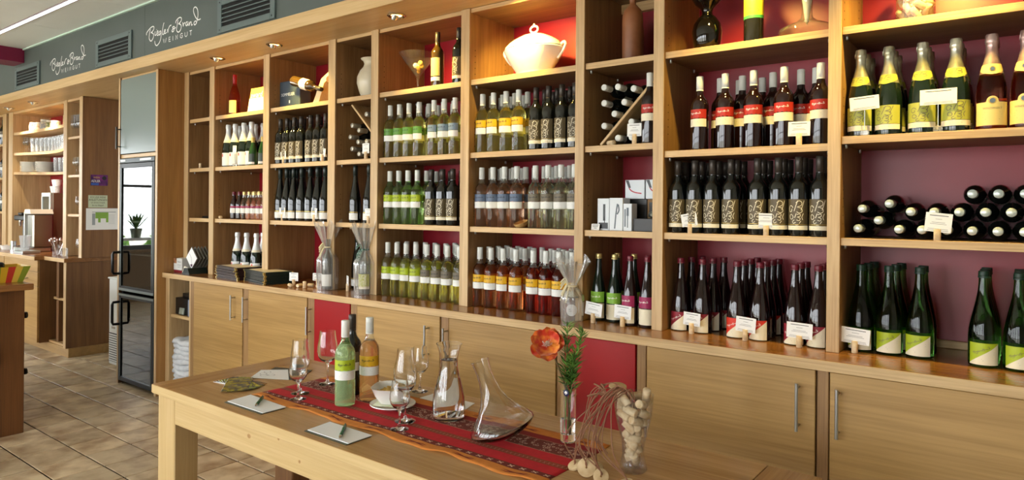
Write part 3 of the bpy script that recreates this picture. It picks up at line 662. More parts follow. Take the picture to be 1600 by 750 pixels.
def emblem(m, r, u0, z0, s, a, b_):
    pl = lambda u, v: cyl(r)(u+u0, v+z0)
    for rr, mi in ((s, a), (s*.72, b_)):
        vs = [pl(rr*math.cos(2*PI*i/14), rr*math.sin(2*PI*i/14)) for i in range(14)]
        if mi == b_: vs = [tuple(Vector(v)*1.0) for v in vs]; pl2 = cyl(r+.0004); vs = [pl2(rr*math.cos(2*PI*i/14)+u0, rr*math.sin(2*PI*i/14)+z0) for i in range(14)]
        m.add(vs, [tuple(range(14))], mi)
def sekt_rose():
    def f(m):
        m.patch(.0444, -1.3, 1.3, .014, .092, 0, 14); m.patch(.0444, -.42, .42, .092, lambda u: .092+.020*math.sqrt(max(0, 1-(2*u-1)**2)), 0, 12)
        emblem(m, .0447, 0, .097, .0115, 1, 2); text_mb('WINZERSEKT', .0095, lambda u, v: cyl(.0447)(u, v+.068), 3, m, 'CENTER')
        art_lines(m, .0447, [(.058, .022), (.050, .028), (.042, .028), (.034, .02), (.022, .034)], 1, 3, .0007)
    def g(m): neck_scallop(.0014, 0)(m); emblem(m, .034, 0, .205, .009, 1, 2)
    return bottle('sparkling_wine_bottle', SEKT, mat('copper_rose_wine', (.60, .17, .09), .0, trans=1, ior=1.3), ('foil', FOILP, .19, .327), [('label', f, [LPALE, LGOLD, LNAVY, LBRN]), ('neck_label', g, [LPALE, LGOLD, LNAVY])])
PROTO['sekt_rose'] = sekt_rose
def piccolo():
    def f(m): m.patch(.0314, -1.3, 1.3, .018, .085, 0, 10); m.patch(.0315, -1.3, 1.3, .010, .026, 1, 10)
    return bottle('piccolo_bottle', PICC, mat('green_piccolo_glass', (.02, .07, .015), .05, coat=.3), ('crown', CAPY, .135, .205), [('label', f, [mat('dark_label', '2f3b33', .4), LW])])
def picc():
    r = piccolo(); return r
PROTO['piccolo'] = picc
def juice(colr, cap=CAPR): return lambda: bottle('juice_bottle', JUI, DKR, ('crown', cap, .299, .316), diag_label(colr, .041, .004, .083))
PROTO['juice_maroon'] = juice(LMAR); PROTO['juice_red'] = juice(LSCA)
def juice75(colr, cap):
    P = scaled(JUI, .037/.041)
    def f(m): m.patch(.0374, -1.25, 1.25, .088, .138, 0, 12); art_logo(m, .0377, .114, .052, 1, .0007)
    def g(m): m.patch(.0374, -1.25, 1.25, .014, .084, 0, 12); art_lines(m, .0377, [(.07, .012), (.063, .016)], 1, 1)
    return lambda: bottle('juice_bottle', P, DKR if colr is LMAG else DKG, ('crown', cap, .299, .316), [('label_band', f, [colr, LWG]), ('label', g, [LC, INK])])
PROTO['juice_green'] = juice75(LGRS, CAPY); PROTO['juice_magenta'] = juice75(LMAG, CAPR)
PROTO['litre_green'] = lambda: bottle('wine_bottle', LIT, GRN, ('crown', CAPG, .309, .326), diag_label(LLIME, .045, .010, .084, LBRN))
def small(body, colr, capm):
    def f(m): m.patch(.0284, -1.4, 1.4, .046, .082, 0, 10); art_lines(m, .0287, [(.066, .014), (.058, .018)], 1, 1)
    def g(m): m.patch(.0284, -1.4, 1.4, .086, .098, 0, 10)
    return lambda: bottle('small_juice_bottle', SMALL, body, ('crown', capm, .187, .207), [('label', f, [LW, INK]), ('label_band', g, [colr])], .16 if body not in (DKR,) else None)
PROTO['small_dark'] = small(DKR, LMAG, CAPR); PROTO['small_pink'] = small(WR, LMAG, CAPY)
PROTO['shop_rose'] = lambda: bottle('wine_bottle', [(r*1.08 if r > .02 else r, z) for r, z in [(.030, 0), (.0362, .002), (.0375, .009), (.0375, .13), (.035, .155), (.030, .18), (.0225, .21), (.0165, .235), (.0146, .25), (.0146, .262)]], mat('red_rose_wine', (.75, .10, .06), .0, trans=1, ior=1.3), ('screw', RCAP, .235, .315), [('label', lambda m: m.patch(.0409, -1.3, 1.3, .02, .115, 0, 12), [LPALE])])

ORD = ['first', 'second', 'third', 'fourth', 'fifth', 'sixth', 'seventh', 'eighth', 'ninth', 'tenth', 'eleventh', 'twelfth', 'thirteenth', 'fourteenth', 'fifteenth']
def ordinal(i, n):
    if n == 1: return 'alone'
    if i == 0: return 'leftmost'
    if i == n-1: return 'rightmost'
    return ORD[i]+' from left'
ROWN = ['front row', 'second row', 'third row', 'back row']
MADE = {}
def place(key, loc, rz, label, group, rot=None, cat='bottle'):
    if key not in MADE:
        r = PROTO[key](); r['category'] = cat; MADE[key] = remember(r); r.location = loc; r.rotation_euler = rot if rot else (0, 0, rz); r['label'] = label
        if group: r['group'] = group
        return r
    return copy_tree(MADE[key], loc, rz, label, group, rot)
def row(key, look, xs, ys, z, where, group, rad=.0375, jit=.004, rows=None):
    for j, y in enumerate(ys):
        xx = rows[j] if rows else xs
        for i, x in enumerate(xx):
            rn = ROWN[j] if len(ys) > 1 else ''
            lb = ', '.join(t for t in (look, ordinal(i, len(xx))+(' in '+rn if rn else ''), where) if t)
            place(key, (x+random.uniform(-jit, jit)*.4, y+random.uniform(-jit, jit), z+.0003), random.uniform(-.22, .22)-.02, lb, group)
def clampxs(bay, xs, r):
    a, c = BAY[bay]; lo, hi = a+r+.003, c-r-.003
    xs = [min(max(x, lo), hi) for x in xs]
    for _ in range(60):
        for i in range(len(xs)-1):
            d = xs[i+1]-xs[i]; need = 2*r+.0025
            if d < need: xs[i] -= (need-d)/2; xs[i+1] += (need-d)/2
        xs = [min(max(x, lo), hi) for x in xs]
    return xs
def shelfrow(bay, kinds, z, r, y0, n, where, group, dy=.0785):
    """kinds: list of (key, look, xs, rows); all columns of a bay are spread together so that neighbours do not touch"""
    allx = clampxs(bay, [x for k in kinds for x in k[2]], r); i = 0
    for key, look, xs, nr in kinds:
        row(key, look, None, [y0+j*dy for j in range(nr)], z, where, group, r, .0012, rows=[allx[i:i+len(xs)]]*nr); i += len(xs)
Z1, Z2, Z3, Z4 = 2.184, 1.793, 1.398, .97
YF = 2.812
place('shop_rose', (-4.849, 2.84, Z1), 0, 'rose wine bottle with red capsule, left of the gold board', None)
shelfrow('B', [('sekt_white', 'white-foil sparkling wine', [-4.909, -4.81, -4.69, -4.592], 2)], Z2, .044, 2.825, 2, 'shelf below gold board', 'white-foil sparkling wines', .095)
place('sekt_white', (-4.455, 2.90, Z2), .1, 'white-foil sparkling wine behind the rightmost piccolo, shelf below gold board', 'white-foil sparkling wines')
place('piccolo', (-4.528, 2.80, Z2), 0, 'small green piccolo bottle, left of the two below the gold board', 'piccolo bottles')
place('piccolo', (-4.405, 2.80, Z2), 0, 'small green piccolo bottle half behind the upright, below gold board', 'piccolo bottles')
shelfrow('B', [('small_dark', 'small dark juice bottle', [-4.794, -4.72], 2), ('small_pink', 'small pink juice bottle', [-4.652, -4.585, -4.52, -4.455, -4.39], 2)], Z3, .0285, 2.81, 2, 'above the menu stacks', 'small juice bottles', .066)
for i, (x, y) in enumerate(((-4.81, 2.85), (-4.685, 2.85), (-4.62, 2.945), (-4.555, 2.85), (-4.50, 2.945))): place('sekt_white', (x, y, Z4+.0003), .1*i, 'white-foil sparkling wine standing behind the menus, %s' % ordinal(i, 5), 'white-foil sparkling wines')
SWL = 'swirl-label dark wine bottle'
shelfrow('C', [('swirl', SWL, [-4.205, -4.125, -4.045, -3.965, -3.86, -3.78, -3.70], 2)], Z2, .0375, YF, 2, 'below wine holder', 'dark wine bottles with swirl labels')
shelfrow('C', [('flute', 'slender black wine bottle', [-4.205, -4.125, -4.045, -3.955, -3.86, -3.78, -3.70], 2)], Z3, .0375, YF, 2, 'above the gift-wrapped bottles', 'slender black wine bottles')
for x, y, lb in ((-3.407, 2.82, 'left one in the bay beside the cream vase shelves'), (-3.345, 2.91, 'middle one two shelves below the cream vase'), (-3.275, 2.82, 'behind the price card two shelves below cream vase')): place('flute', (x, y, Z3+.0003), 0, 'slender black wine bottle, '+lb, 'slender black wine bottles')
place('flute', (-3.50+.02, 2.90, Z4+.0003), 0, 'slender black wine bottle behind the green gift-wrapped bottle', 'slender black wine bottles')
place('plain_dark', (-3.67, 3.02, Z4+.0003), 0, 'dark wine bottle behind the white gift-wrapped bottle', None)
place('cream_tall', (-2.709, 2.83, Z1+.0003), -.1, 'brown wine bottle with cream label beside the martini glass', None)
place('swirl', (-2.545, 2.83, Z1+.0003), -.25, 'dark wine bottle with swirl label right of the cream-labelled bottle', None)
shelfrow('E', [('green_band', 'green-band white wine', [-3.08, -3.0, -2.918, -2.835], 3), ('blue_band', 'grey-blue-band white wine', [-2.715, -2.635, -2.555], 3)], Z2, .0375, YF, 3, 'below the martini glass', 'white wines below the martini glass')
shelfrow('E', [('lime_green', 'lime-band green wine bottle', [-3.08, -3.005, -2.93, -2.855], 3), ('swirl', SWL, [-2.73, -2.645, -2.565], 3)], Z3, .0375, YF, 3, 'two shelves below martini glass', 'wines two shelves below the martini glass')
shelfrow('E', [('lime_band', 'lime-band white wine', [-3.08, -3.0, -2.92, -2.84], 3), ('taupe_band', 'taupe-band white wine', [-2.75, -2.67, -2.59, -2.50], 4)], Z4, .0375, 2.80, 4, 'worktop below martini glass', 'white wines on the worktop')
shelfrow('F', [('yellow_band', 'yellow-band white wine', [-2.358, -2.278, -2.195, -2.112], 3), ('swirl', SWL, [-2.0, -1.92, -1.84, -1.765], 3)], Z2, .0375, YF, 3, 'below the white tureen', 'wines below the white tureen')
shelfrow('F', [('rose_navy', 'slate-band rose wine', [-2.358, -2.28, -2.20, -2.12], 3), ('white_taupe', 'taupe-band clear white wine', [-2.0, -1.92, -1.84, -1.765], 3)], Z3, .0375, YF, 3, 'two shelves below tureen', 'wines two shelves below the tureen')
shelfrow('F', [('amber', 'yellow-band amber rose wine', [-2.358, -2.278, -2.195, -2.112], 4), ('dark_rose', 'yellow-band dark rose wine', [-2.0, -1.92, -1.845, -1.768], 4)], Z4, .0375, 2.80, 4, 'worktop below tureen', 'rose wines on the worktop')
row('juice_green', 'green-label juice bottle', None, [2.825, 2.92], Z4, 'under the gadget boxes', 'juice bottles under the gadget boxes', rows=[[-1.637, -1.552], [-1.59, -1.50]], jit=.001)
row('juice_magenta', 'magenta-label juice bottle', None, [2.79, 2.885, 2.98], Z4, 'under the gadget boxes', 'juice bottles under the gadget boxes', rows=[[-1.452, -1.367], [-1.41], [-1.40]], jit=.001)
row('red_band', 'red-band dark wine', None, [2.812, 2.90, 2.99], 1.753, 'below the black carafe', 'red-band wines below the black carafe', rows=[[-1.139, -1.028, -.91, -.789, -.653], [-1.082, -.985, -.858, -.748, -.69], [-1.03, -.93]], jit=.001)
shelfrow('H', [('swirl', SWL, [-1.235, -1.157, -1.08, -1.0, -.89, -.808, -.73, -.652], 3)], Z3-.005, .0375, YF, 3, 'second shelf below carafe', 'swirl-label wines two shelves below the carafe')
JH = 'big juice bottle, %s diagonal label'
row('juice_maroon', JH % 'maroon', None, [2.835, 2.922, 3.009], Z4, 'left group below black carafe', 'big juice bottles', rows=[[-1.228, -1.128], [-1.215, -1.115], [-1.20, -1.10]], jit=.001)
row('juice_red', JH % 'scarlet', None, [2.825, 2.912, 2.999, 3.086], Z4, 'below black carafe', 'big juice bottles', rows=[[-.975, -.882]]*4, jit=.001)
row('juice_maroon', JH % 'maroon', None, [2.825, 2.912, 2.999], Z4, 'right group below black carafe', 'big juice bottles', rows=[[-.745, -.658]]*3, jit=.001)
row('sekt_green', 'yellow-green-label sparkling wine', None, [2.825, 2.916, 3.007], 1.776, 'below the cork-filled vase', 'yellow-green-label sparkling wines', rows=[[-.515, -.422, -.315, -.215]]*3, jit=.001)
row('sekt_rose', 'pink-foil rose sparkling wine', None, [2.825, 2.918], 1.776, 'below the cork-filled vase', 'pink-foil rose sparkling wines', rows=[[-.113, -.018]]*2, jit=.001)
row('litre_green', 'big lime-label green bottle', None, [2.86, 2.953, 3.046], Z4, 'left group below the cork vase', 'big green bottles', rows=[[-.515, -.42], [-.505, -.41], [-.50, -.405]], jit=.001)
row('litre_green', 'big lime-label green bottle', None, [2.865, 2.958], Z4, 'third column below the cork vase', 'big green bottles', rows=[[-.322]]*2, jit=.001)
row('litre_green', 'big lime-label green bottle', None, [2.845, 2.938, 3.031], Z4, 'right group below the cork vase', 'big green bottles', rows=[[-.13, -.032]]*3, jit=.001)
# lying bottles, necks to the front
LY = lambda key, x, z, y, lb, grp: place(key, (x, y, z), 0, lb, grp, rot=(PI/2, random.uniform(-.4, .4), 0))
def lyingproto(key, body, cap, capk='screw'):
    PROTO[key] = lambda: bottle('wine_bottle', scaled(BORD, .92), body, (capk, cap, .2545, .317) if capk == 'screw' else (capk, cap, .25, .302), [('label', lambda m: m.patch(.0349, -1.3, 1.3, .06, .15, 0, 10), [LC])])
DISC = mat('silver_cap_top', 'c9d3cb', .3, .4)
lyingproto('lying_white', DKB, CAPW); lyingproto('lying_bronze', DKB, mat('pale_bronze_capsule', 'b9b4a4', .35, .4)); lyingproto('lying_silver', DKB, DISC)
I3 = [(-.517, 1.434), (-.503, 1.508), (-.449, 1.4655), (-.414, 1.527), (-.383, 1.434), (-.346, 1.498), (-.311, 1.434), (-.274, 1.498), (-.236, 1.434), (-.200, 1.498), (-.163, 1.434), (-.126, 1.498), (-.091, 1.434), (-.055, 1.498), (-.019, 1.434), (.017, 1.498), (-.163, 1.561), (-.090, 1.561), (-.018, 1.561)]
for i, (x, z) in enumerate(I3):
    lv = 'bottom layer' if z < 1.45 else ('top layer' if z > 1.54 else 'middle layer'); same = [q for q in I3 if ('bottom layer' if q[1] < 1.45 else ('top layer' if q[1] > 1.54 else 'middle layer')) == lv]
    LY('lying_silver', x, z, 3.118, 'lying dark bottle with silver cap, %s of the pile, %s' % (lv, ordinal(same.index((x, z)), len(same))), 'lying wine bottles below the sparkling wines')
def relax(pts, bay, board, z0, r=.0352):
    (xa, za), (xb, zb) = board; l = math.hypot(xb-xa, zb-za); nx, nz = -(zb-za)/l, (xb-xa)/l
    P = [list(p) for p in pts]; sg = [1 if (p[0]-xa)*nx+(p[1]-za)*nz > 0 else -1 for p in P]; lo, hi = BAY[bay][0]+r, BAY[bay][1]-r
    for _ in range(300):
        for i in range(len(P)):
            for j in range(i):
                dx, dz = P[i][0]-P[j][0], P[i][1]-P[j][1]; d = math.hypot(dx, dz)
                if d < 2*r: k = (2*r-d)/2/d; P[i][0] += dx*k; P[i][1] += dz*k; P[j][0] -= dx*k; P[j][1] -= dz*k
        for p, q in zip(P, sg):
            d = ((p[0]-xa)*nx+(p[1]-za)*nz)*q; need = r+(.0135 if q > 0 else .001)
            if d < need: p[0] += nx*q*(need-d); p[1] += nz*q*(need-d)
            p[0] = min(max(p[0], lo), hi); p[1] = max(p[1], z0+r)
    return [tuple(p) for p in P]
BRD = [((-1.612, 1.7945), (-1.345, 2.068)), ((-3.425, 2.138), (-3.190, 1.912))]
G2 = [(-1.604, 2.07), (-1.531, 2.066), (-1.450, 2.05), (-1.603, 1.996), (-1.497, 1.992), (-1.548, 1.942), (-1.602, 1.889), (-1.462, 1.899), (-1.534, 1.830), (-1.464, 1.828), (-1.388, 1.975), (-1.388, 1.900), (-1.388, 1.828)]
G2s = ['above' if (z-1.795) > (x+1.607)*1.0+.01 else 'below' for x, z in G2]; G2 = relax(G2, 'G', BRD[0], Z2)
for i, (x, z) in enumerate(G2):
    side = G2s[i]; ss = [q for q, t in zip(G2, G2s) if t == side]
    LY('lying_white', x, z, 3.118, 'white-capped bottle lying %s the diagonal board, %s from top, under brown jugs' % (side, ORD[sorted(range(len(ss)), key=lambda q: (-ss[q][1], ss[q][0])).index(ss.index((x, z)))]), 'lying bottles by the right-hand diagonal board')
D2 = [(-3.300, 2.062), (-3.232, 2.010), (-3.423, 2.013), (-3.358, 1.979), (-3.441, 1.941), (-3.366, 1.905), (-3.285, 1.905), (-3.421, 1.866), (-3.355, 1.830), (-3.284, 1.830)]
D2 = relax(D2, 'D', BRD[1], Z2)
for i, (x, z) in enumerate(D2):
    side = 'above' if i < 2 else 'below'; ss = D2[:2] if i < 2 else D2[2:]
    LY('lying_bronze', x, z, 3.118, 'dark bottle lying %s the diagonal board, %s from top, under the cream vase' % (side, ORD[ss.index((x, z))]), 'lying bottles by the left-hand diagonal board')
place('red_band', (-1.366, 2.798, Z2+.0003), .2, 'red-band dark wine standing against the upright beside the diagonal board', None)
for (xa, za), (xb, zb), lb in ((*BRD[0], 'diagonal oak board between lying white-capped bottles'), (*BRD[1], 'diagonal oak board between lying dark bottles under the cream vase')):
    d = Vector((xb-xa, 0, zb-za)); l = d.length; m = MB(); m.box(0, l, 0, .30, 0, .013, 0, .002)
    single('diagonal_board', m, OAKX, lb, 'board', (xa, 2.795, za), rot=(0, -math.atan2(d.z, d.x), 0))

# ================================================================== the tasting table
TT = .75
TB = thing('tasting_table', 'long oak tasting table with pale pine apron and sturdy legs', 'table', (-1.70, 1.70, 0))
tx0, tx1, ty0, ty1 = -2.93, -.463, 1.352, 2.05
e = .15
for k in range(4):
    y0 = ty0+(ty1-ty0)*k/4; y1 = ty0+(ty1-ty0)*(k+1)/4
    m = MB(); m.box(tx0+e, tx1-e, y0+.0002, y1-.0002, TT-.036, TT, 0, .0006); part('tabletop_board', m, TABX, TB)
for a, c in ((tx0, tx0+e-.0004), (tx1-e+.0004, tx1)):
    m = MB(); m.box(a, c, ty0, ty1, TT-.036, TT, 0, .003); part('end_board', m, TABY, TB)
m = MB(); m.box(tx0+.004, tx1-.004, ty0-.0012, ty0+.0005, TT-.0355, TT-.0015, 0, .0005); part('front_edge', m, PINE, TB)
lx0, lx1, ly0, ly1 = tx0+.018, tx1-.018, ty0+.02, ty1-.02
for a, c in ((lx0, lx0+.14), (lx1-.14, lx1)):
    for y0, y1 in ((ly0, ly0+.10), (ly1-.10, ly1)):
        m = MB(); m.box(a, c, y0, y1, .001, TT-.036, 0, .004); part('leg', m, PINEZ if y0 == ly0 else OAKDK, TB)  # rear legs coloured dark to stand in for their shade under the table
for q in ((lx0+.14, lx1-.14, ly0, ly0+.024), (lx0+.14, lx1-.14, ly1-.024, ly1), (lx0, lx0+.024, ly0+.10, ly1-.10), (lx1-.024, lx1, ly0+.10, ly1-.10)):
    m = MB(); m.box(q[0], q[1], q[2], q[3], .605, TT-.036, 0, .003); part('apron', m, PINE if q[1]-q[0] > .1 else PINEZ, TB)
knot = noisy('pine_knot', '8a6436', 'b48d54', 90, .5)
m = MB()
for x, z, r in ((-2.23, .672, .011), (-1.93, .60+.05, .007), (-2.05, .70, .006)): m.add([(x+r*math.cos(t*PI/5), ly0-.0004, z+r*.8*math.sin(t*PI/5)) for t in range(10)], [tuple(range(10))])
o = part('knots', m, knot, TB); o['kind'] = 'stuff'
# red stool
ST = thing('round_stool', 'round stool with red vinyl seat at the near table corner', 'stool', (-2.46, 1.10, 0))
m = MB(); m.lathe([(0, .40), (.155, .40), (.168, .41), (.172, .43), (.168, .447), (.15, .456), (.08, .46), (0, .461)], 40); part('seat', m, mat('red_vinyl', '8e2420', .4), ST, False)
for k in range(4):
    a = PI/4+k*PI/2; m = MB(); m.tube([(.11*math.cos(a), .11*math.sin(a), .40), (.15*math.cos(a), .15*math.sin(a), .002)], .013, 8); part('leg', m, STEEL, ST, False)

# runner: cloth with woven stripes
rm = mat('woven_runner', 'a5182a', .85); N, L, p = nodes(rm)
tc = N.new('ShaderNodeTexCoord'); sp = N.new('ShaderNodeSeparateXYZ'); L.new(tc.outputs['UV'], sp.inputs[0])
def math_n(op, a, b_=None):
    n = N.new('ShaderNodeMath'); n.operation = op
    for i, q in enumerate((a, b_)):
        if q is None: continue
        if isinstance(q, (int, float)): n.inputs[i].default_value = q
        else: L.new(q, n.inputs[i])
    return n.outputs[0]
cr = N.new('ShaderNodeValToRGB'); cr.color_ramp.interpolation = 'CONSTANT'
stripes = [(0, 'cf8034'), (.115, '6a241c'), (.185, 'bb1c26'), (.325, '863a20'), (.40, 'bb1c26'), (.545, 'a87a60'), (.553, '6a2a20'), (.76, 'a87a60'), (.768, '8c1e20'), (.86, 'cf8034')]
el = cr.color_ramp.elements; el[0].position = 0; el[0].color = lin(stripes[0][1]); el[1].position = stripes[1][0]; el[1].color = lin(stripes[1][1])
for pos, c in stripes[2:]: q = el.new(pos); q.color = lin(c)
L.new(sp.outputs[1], cr.inputs[0])
# little woven flowers on the dark bands
def motif(v0, v1, period, size, seedrow):
    uu = math_n('FRACT', math_n('MULTIPLY', sp.outputs[0], period)); du = math_n('ABSOLUTE', math_n('SUBTRACT', uu, .5))
    vv = math_n('DIVIDE', math_n('SUBTRACT', sp.outputs[1], v0), v1-v0); dv = math_n('ABSOLUTE', math_n('SUBTRACT', vv, .5))
    sq = math_n('ADD', math_n('POWER', du, 1.0), math_n('MULTIPLY', dv, .8)); cross = math_n('ABSOLUTE', math_n('SUBTRACT', du, math_n('MULTIPLY', dv, .75)))
    a = math_n('MULTIPLY', math_n('LESS_THAN', sq, size), math_n('LESS_THAN', cross, .09))
    return math_n('MULTIPLY', a, math_n('MULTIPLY', math_n('GREATER_THAN', vv, 0), math_n('LESS_THAN', vv, 1)))
mix = N.new('ShaderNodeMix'); mix.data_type = 'RGBA'; mix.inputs['B'].default_value = lin('c9a994')
vo = N.new('ShaderNodeTexVoronoi'); mpv = N.new('ShaderNodeMapping'); mpv.inputs['Scale'].default_value = (95, 26, 1); L.new(tc.outputs['UV'], mpv.inputs[0]); L.new(mpv.outputs[0], vo.inputs['Vector']); vo.inputs['Scale'].default_value = 1
inb = math_n('MULTIPLY', math_n('GREATER_THAN', sp.outputs[1], .56), math_n('LESS_THAN', sp.outputs[1], .755))
speck = math_n('MULTIPLY', inb, math_n('MULTIPLY', math_n('GREATER_THAN', vo.outputs['Distance'], .26), math_n('LESS_THAN', vo.outputs['Distance'], .42)))
f1 = motif(.125, .18, 34, .42, 0)
f3 = motif(.335, .39, 90, .5, 0)
tot = math_n('MAXIMUM', f1, math_n('MULTIPLY', speck, .75)); tot = math_n('MAXIMUM', tot, math_n('MULTIPLY', f3, .25))
L.new(tot, mix.inputs['Factor']); L.new(cr.outputs[0], mix.inputs['A'])
mix2 = N.new('ShaderNodeMix'); mix2.data_type = 'RGBA'; mix2.inputs['B'].default_value = lin('7e2a18')
f2 = math_n('MAXIMUM', motif(.035, .09, 7, .40, 0), motif(.885, .955, 7, .40, 0)); L.new(f2, mix2.inputs['Factor']); L.new(mix.outputs['Result'], mix2.inputs['A'])
nz = N.new('ShaderNodeTexNoise'); nz.inputs['Scale'].default_value = 45; L.new(tc.outputs['Object'], nz.inputs['Vector'])
hs = N.new('ShaderNodeHueSaturation'); mr = N.new('ShaderNodeMapRange'); mr.inputs[3].default_value = .8; mr.inputs[4].default_value = 1.2; L.new(nz.outputs[0], mr.inputs[0]); L.new(mr.outputs[0], hs.inputs['Value']); L.new(mix2.outputs['Result'], hs.inputs['Color']); L.new(hs.outputs[0], p.inputs['Base Color'])
rx0, rx1, ry0, ry1 = -2.455, -1.055, 1.515, 1.90
nu, nv = 70, 24
def cloth(u, v):
    x = rx0+(rx1-rx0)*u+.004*math.sin(v*3); y = ry0+(ry1-ry0)*v
    edge = max(0, 1-v*6)+max(0, 1-(1-v)*6)*.5; fray = .006*math.sin(u*25+1)+.004*math.sin(u*61)
    y += (fray*max(0, 1-v*5))
    z = TT+.0013+.0045*edge*(max(0, math.sin(u*27+.6))**2)+.0006*math.sin(u*40+v*9)**2
    return (x, y, z)
m = MB(); m.grid(cloth, nu, nv)
run = build('table_runner', m, rm, origin=(-1.75, 1.70, TT), fix=False); tag(run, 'red and orange woven table runner along the tasting table', 'table runner')
uv = run.data.uv_layers.new(name='UVMap')
for pl in run.data.polygons:
    for li in pl.loop_indices:
        vi = run.data.loops[li].vertex_index; uv.data[li].uv = ((vi % (nu+1))/nu, (vi//(nu+1))/nv)
sol = run.modifiers.new('thickness', 'SOLIDIFY'); sol.thickness = .0012; sol.offset = -1
ZR = TT+.0035

# bottles on the table
place('table_green', (-2.056, 1.660, ZR), .80, 'pale green wine bottle with lime label on the table runner', None)
place('plain_dark', (-2.150, 1.770, ZR), .3, 'dark wine bottle on the runner, half hidden behind the green bottle', None)
place('table_rose', (-2.040, 1.765, ZR), .65, 'amber rose wine bottle with yellow label on the table runner', None)

# wine glasses
def glass_prof(h, rb, rr, foot, bowl0):
    """outer profile up, inner profile down: bowl height h, belly rb, rim rr, foot radius, bowl start"""
    o = [(0, 0), (foot, 0), (foot, .0015), (foot*.6, .004), (.008, .009), (.0042, .020), (.0036, bowl0*.6), (.0045, bowl0-.008), (.010, bowl0)]
    H = h-bowl0
    o += [(rb*.62, bowl0+H*.07), (rb*.90, bowl0+H*.20), (rb, bowl0+H*.36), (rb*.97, bowl0+H*.55), (rr*1.08, bowl0+H*.8), (rr, h)]
    i = [(rr-.0012, h), (rr*1.08-.0012, bowl0+H*.8), (rb*.97-.0012, bowl0+H*.55), (rb-.0013, bowl0+H*.36), (rb*.90-.0015, bowl0+H*.20), (rb*.62-.002, bowl0+H*.085), (0, bowl0+H*.03)]
    return o+i
def wine_glass(loc, h, rb, rr, foot, b0, label, fill=None):
    g = thing('wine_glass', label, 'wine glass', loc, random.uniform(0, 3), 'wine glasses on the tasting table')
    m = MB(); m.lathe(glass_prof(h, rb, rr, foot, b0), 32); part('glass', m, GLASS, g, False)
    return g
wine_glass((-2.252, 1.592, ZR), .165, .034, .026, .031, .068, 'small stemmed wine glass at the left front edge of the runner')
wine_glass((-2.318, 1.648, ZR), .213, .038, .030, .036, .085, 'taller wine glass just behind the small left one')
wine_glass((-2.352, 1.806, ZR), .222, .042, .032, .036, .09, 'large-bowled wine glass left of the green bottle')
wine_glass((-1.684, 1.590, ZR), .163, .034, .026, .031, .068, 'small wine glass in front of the cracker bowl')
wine_glass((-1.733, 1.662, ZR), .252, .041, .028, .036, .10, 'tall wine glass just behind the small one by the cracker bowl')
wine_glass((-1.975, 1.975, TT+.0012), .180, .036, .027, .034, .074, 'wine glass behind the cracker bowl at the far table edge')

# cracker bowl on saucer
sq = [1+.06*abs(math.cos(2*t)) for t in range(8)]
m = MB(); m.lathe([(0, 0), (.045, 0), (.05, .004), (.078, .012), (.085, .016), (.084, .019), (.076, .0155), (.048, .008), (0, .007)], 40); single('saucer', m, PORC, 'white saucer under the cracker bowl', 'plate', (-1.885, 1.745, ZR))
m = MB(); m.box(-.05, .05, -.05, .05, 0, .0012); single('paper_napkin', m, noisy('pale_green_napkin', 'd3d9b0', 'e6e8cf', 20, .8), 'pale green paper napkin between bowl and saucer', 'napkin', (-1.89, 1.735, ZR+.0195), rz=.5)
def sqlathe(prof, n, pw):
    vs = []; fs = []
    for r, z in prof:
        for i in range(n):
            a = 2*PI*i/n; k = 1/(abs(math.cos(a))**pw+abs(math.sin(a))**pw)**(1/pw); vs.append((r*k*math.cos(a), r*k*math.sin(a), z))
    for q in range(len(prof)-1):
        for i in range(n): j = (i+1) % n; fs.append((q*n+i, q*n+j, (q+1)*n+j, (q+1)*n+i))
    fs.append(tuple(range(n-1, -1, -1))); fs.append(tuple((len(prof)-1)*n+i for i in range(n))); return vs, fs
m = MB(); vs, fs = sqlathe([(.040, 0), (.044, .003), (.060, .03), (.072, .060), (.0735, .0605), (.070, .0595), (.058, .03), (.045, .010)], 48, 3.2); m.add(vs, fs, 0, True)
single('cracker_bowl', m, PORC, 'white square bowl of crackers on the tasting table', 'bowl', (-1.885, 1.742, ZR+.0215), rz=.55)
CH = noisy('golden_cracker', 'c99a3f', 'e8c878', 40, .7, 4, .2, rnd=.1)
mc = MB(); mc.grid(lambda u, v: ((u-.5)*.034, (v-.5)*.026, .006*math.sin(u*PI)+.002*math.sin(v*9)), 5, 4); mc2 = MB(); mc2.add(mc.v, mc.f, 0, True); mc2.add([(x, y, z+.002) for x, y, z in mc.v], mc.f, 0, True)
first = None
for k in range(26):
    a = random.uniform(0, 2*PI); r = .046*math.sqrt(random.random()); loc = (-1.885+r*math.cos(a), 1.742+r*math.sin(a), ZR+.055+random.uniform(0, .018)*(1-r/.06))
    if first is None: first = c = build('cracker', mc2, CH, fix=False)
    else: c = first.copy(); COL.objects.link(c)
    c.location = loc; c.rotation_euler = (random.uniform(-.7, .7), random.uniform(-.7, .7), random.uniform(0, 6)); tag(c, 'golden cracker heaped in the white bowl', 'cracker', 'crackers in the white bowl')

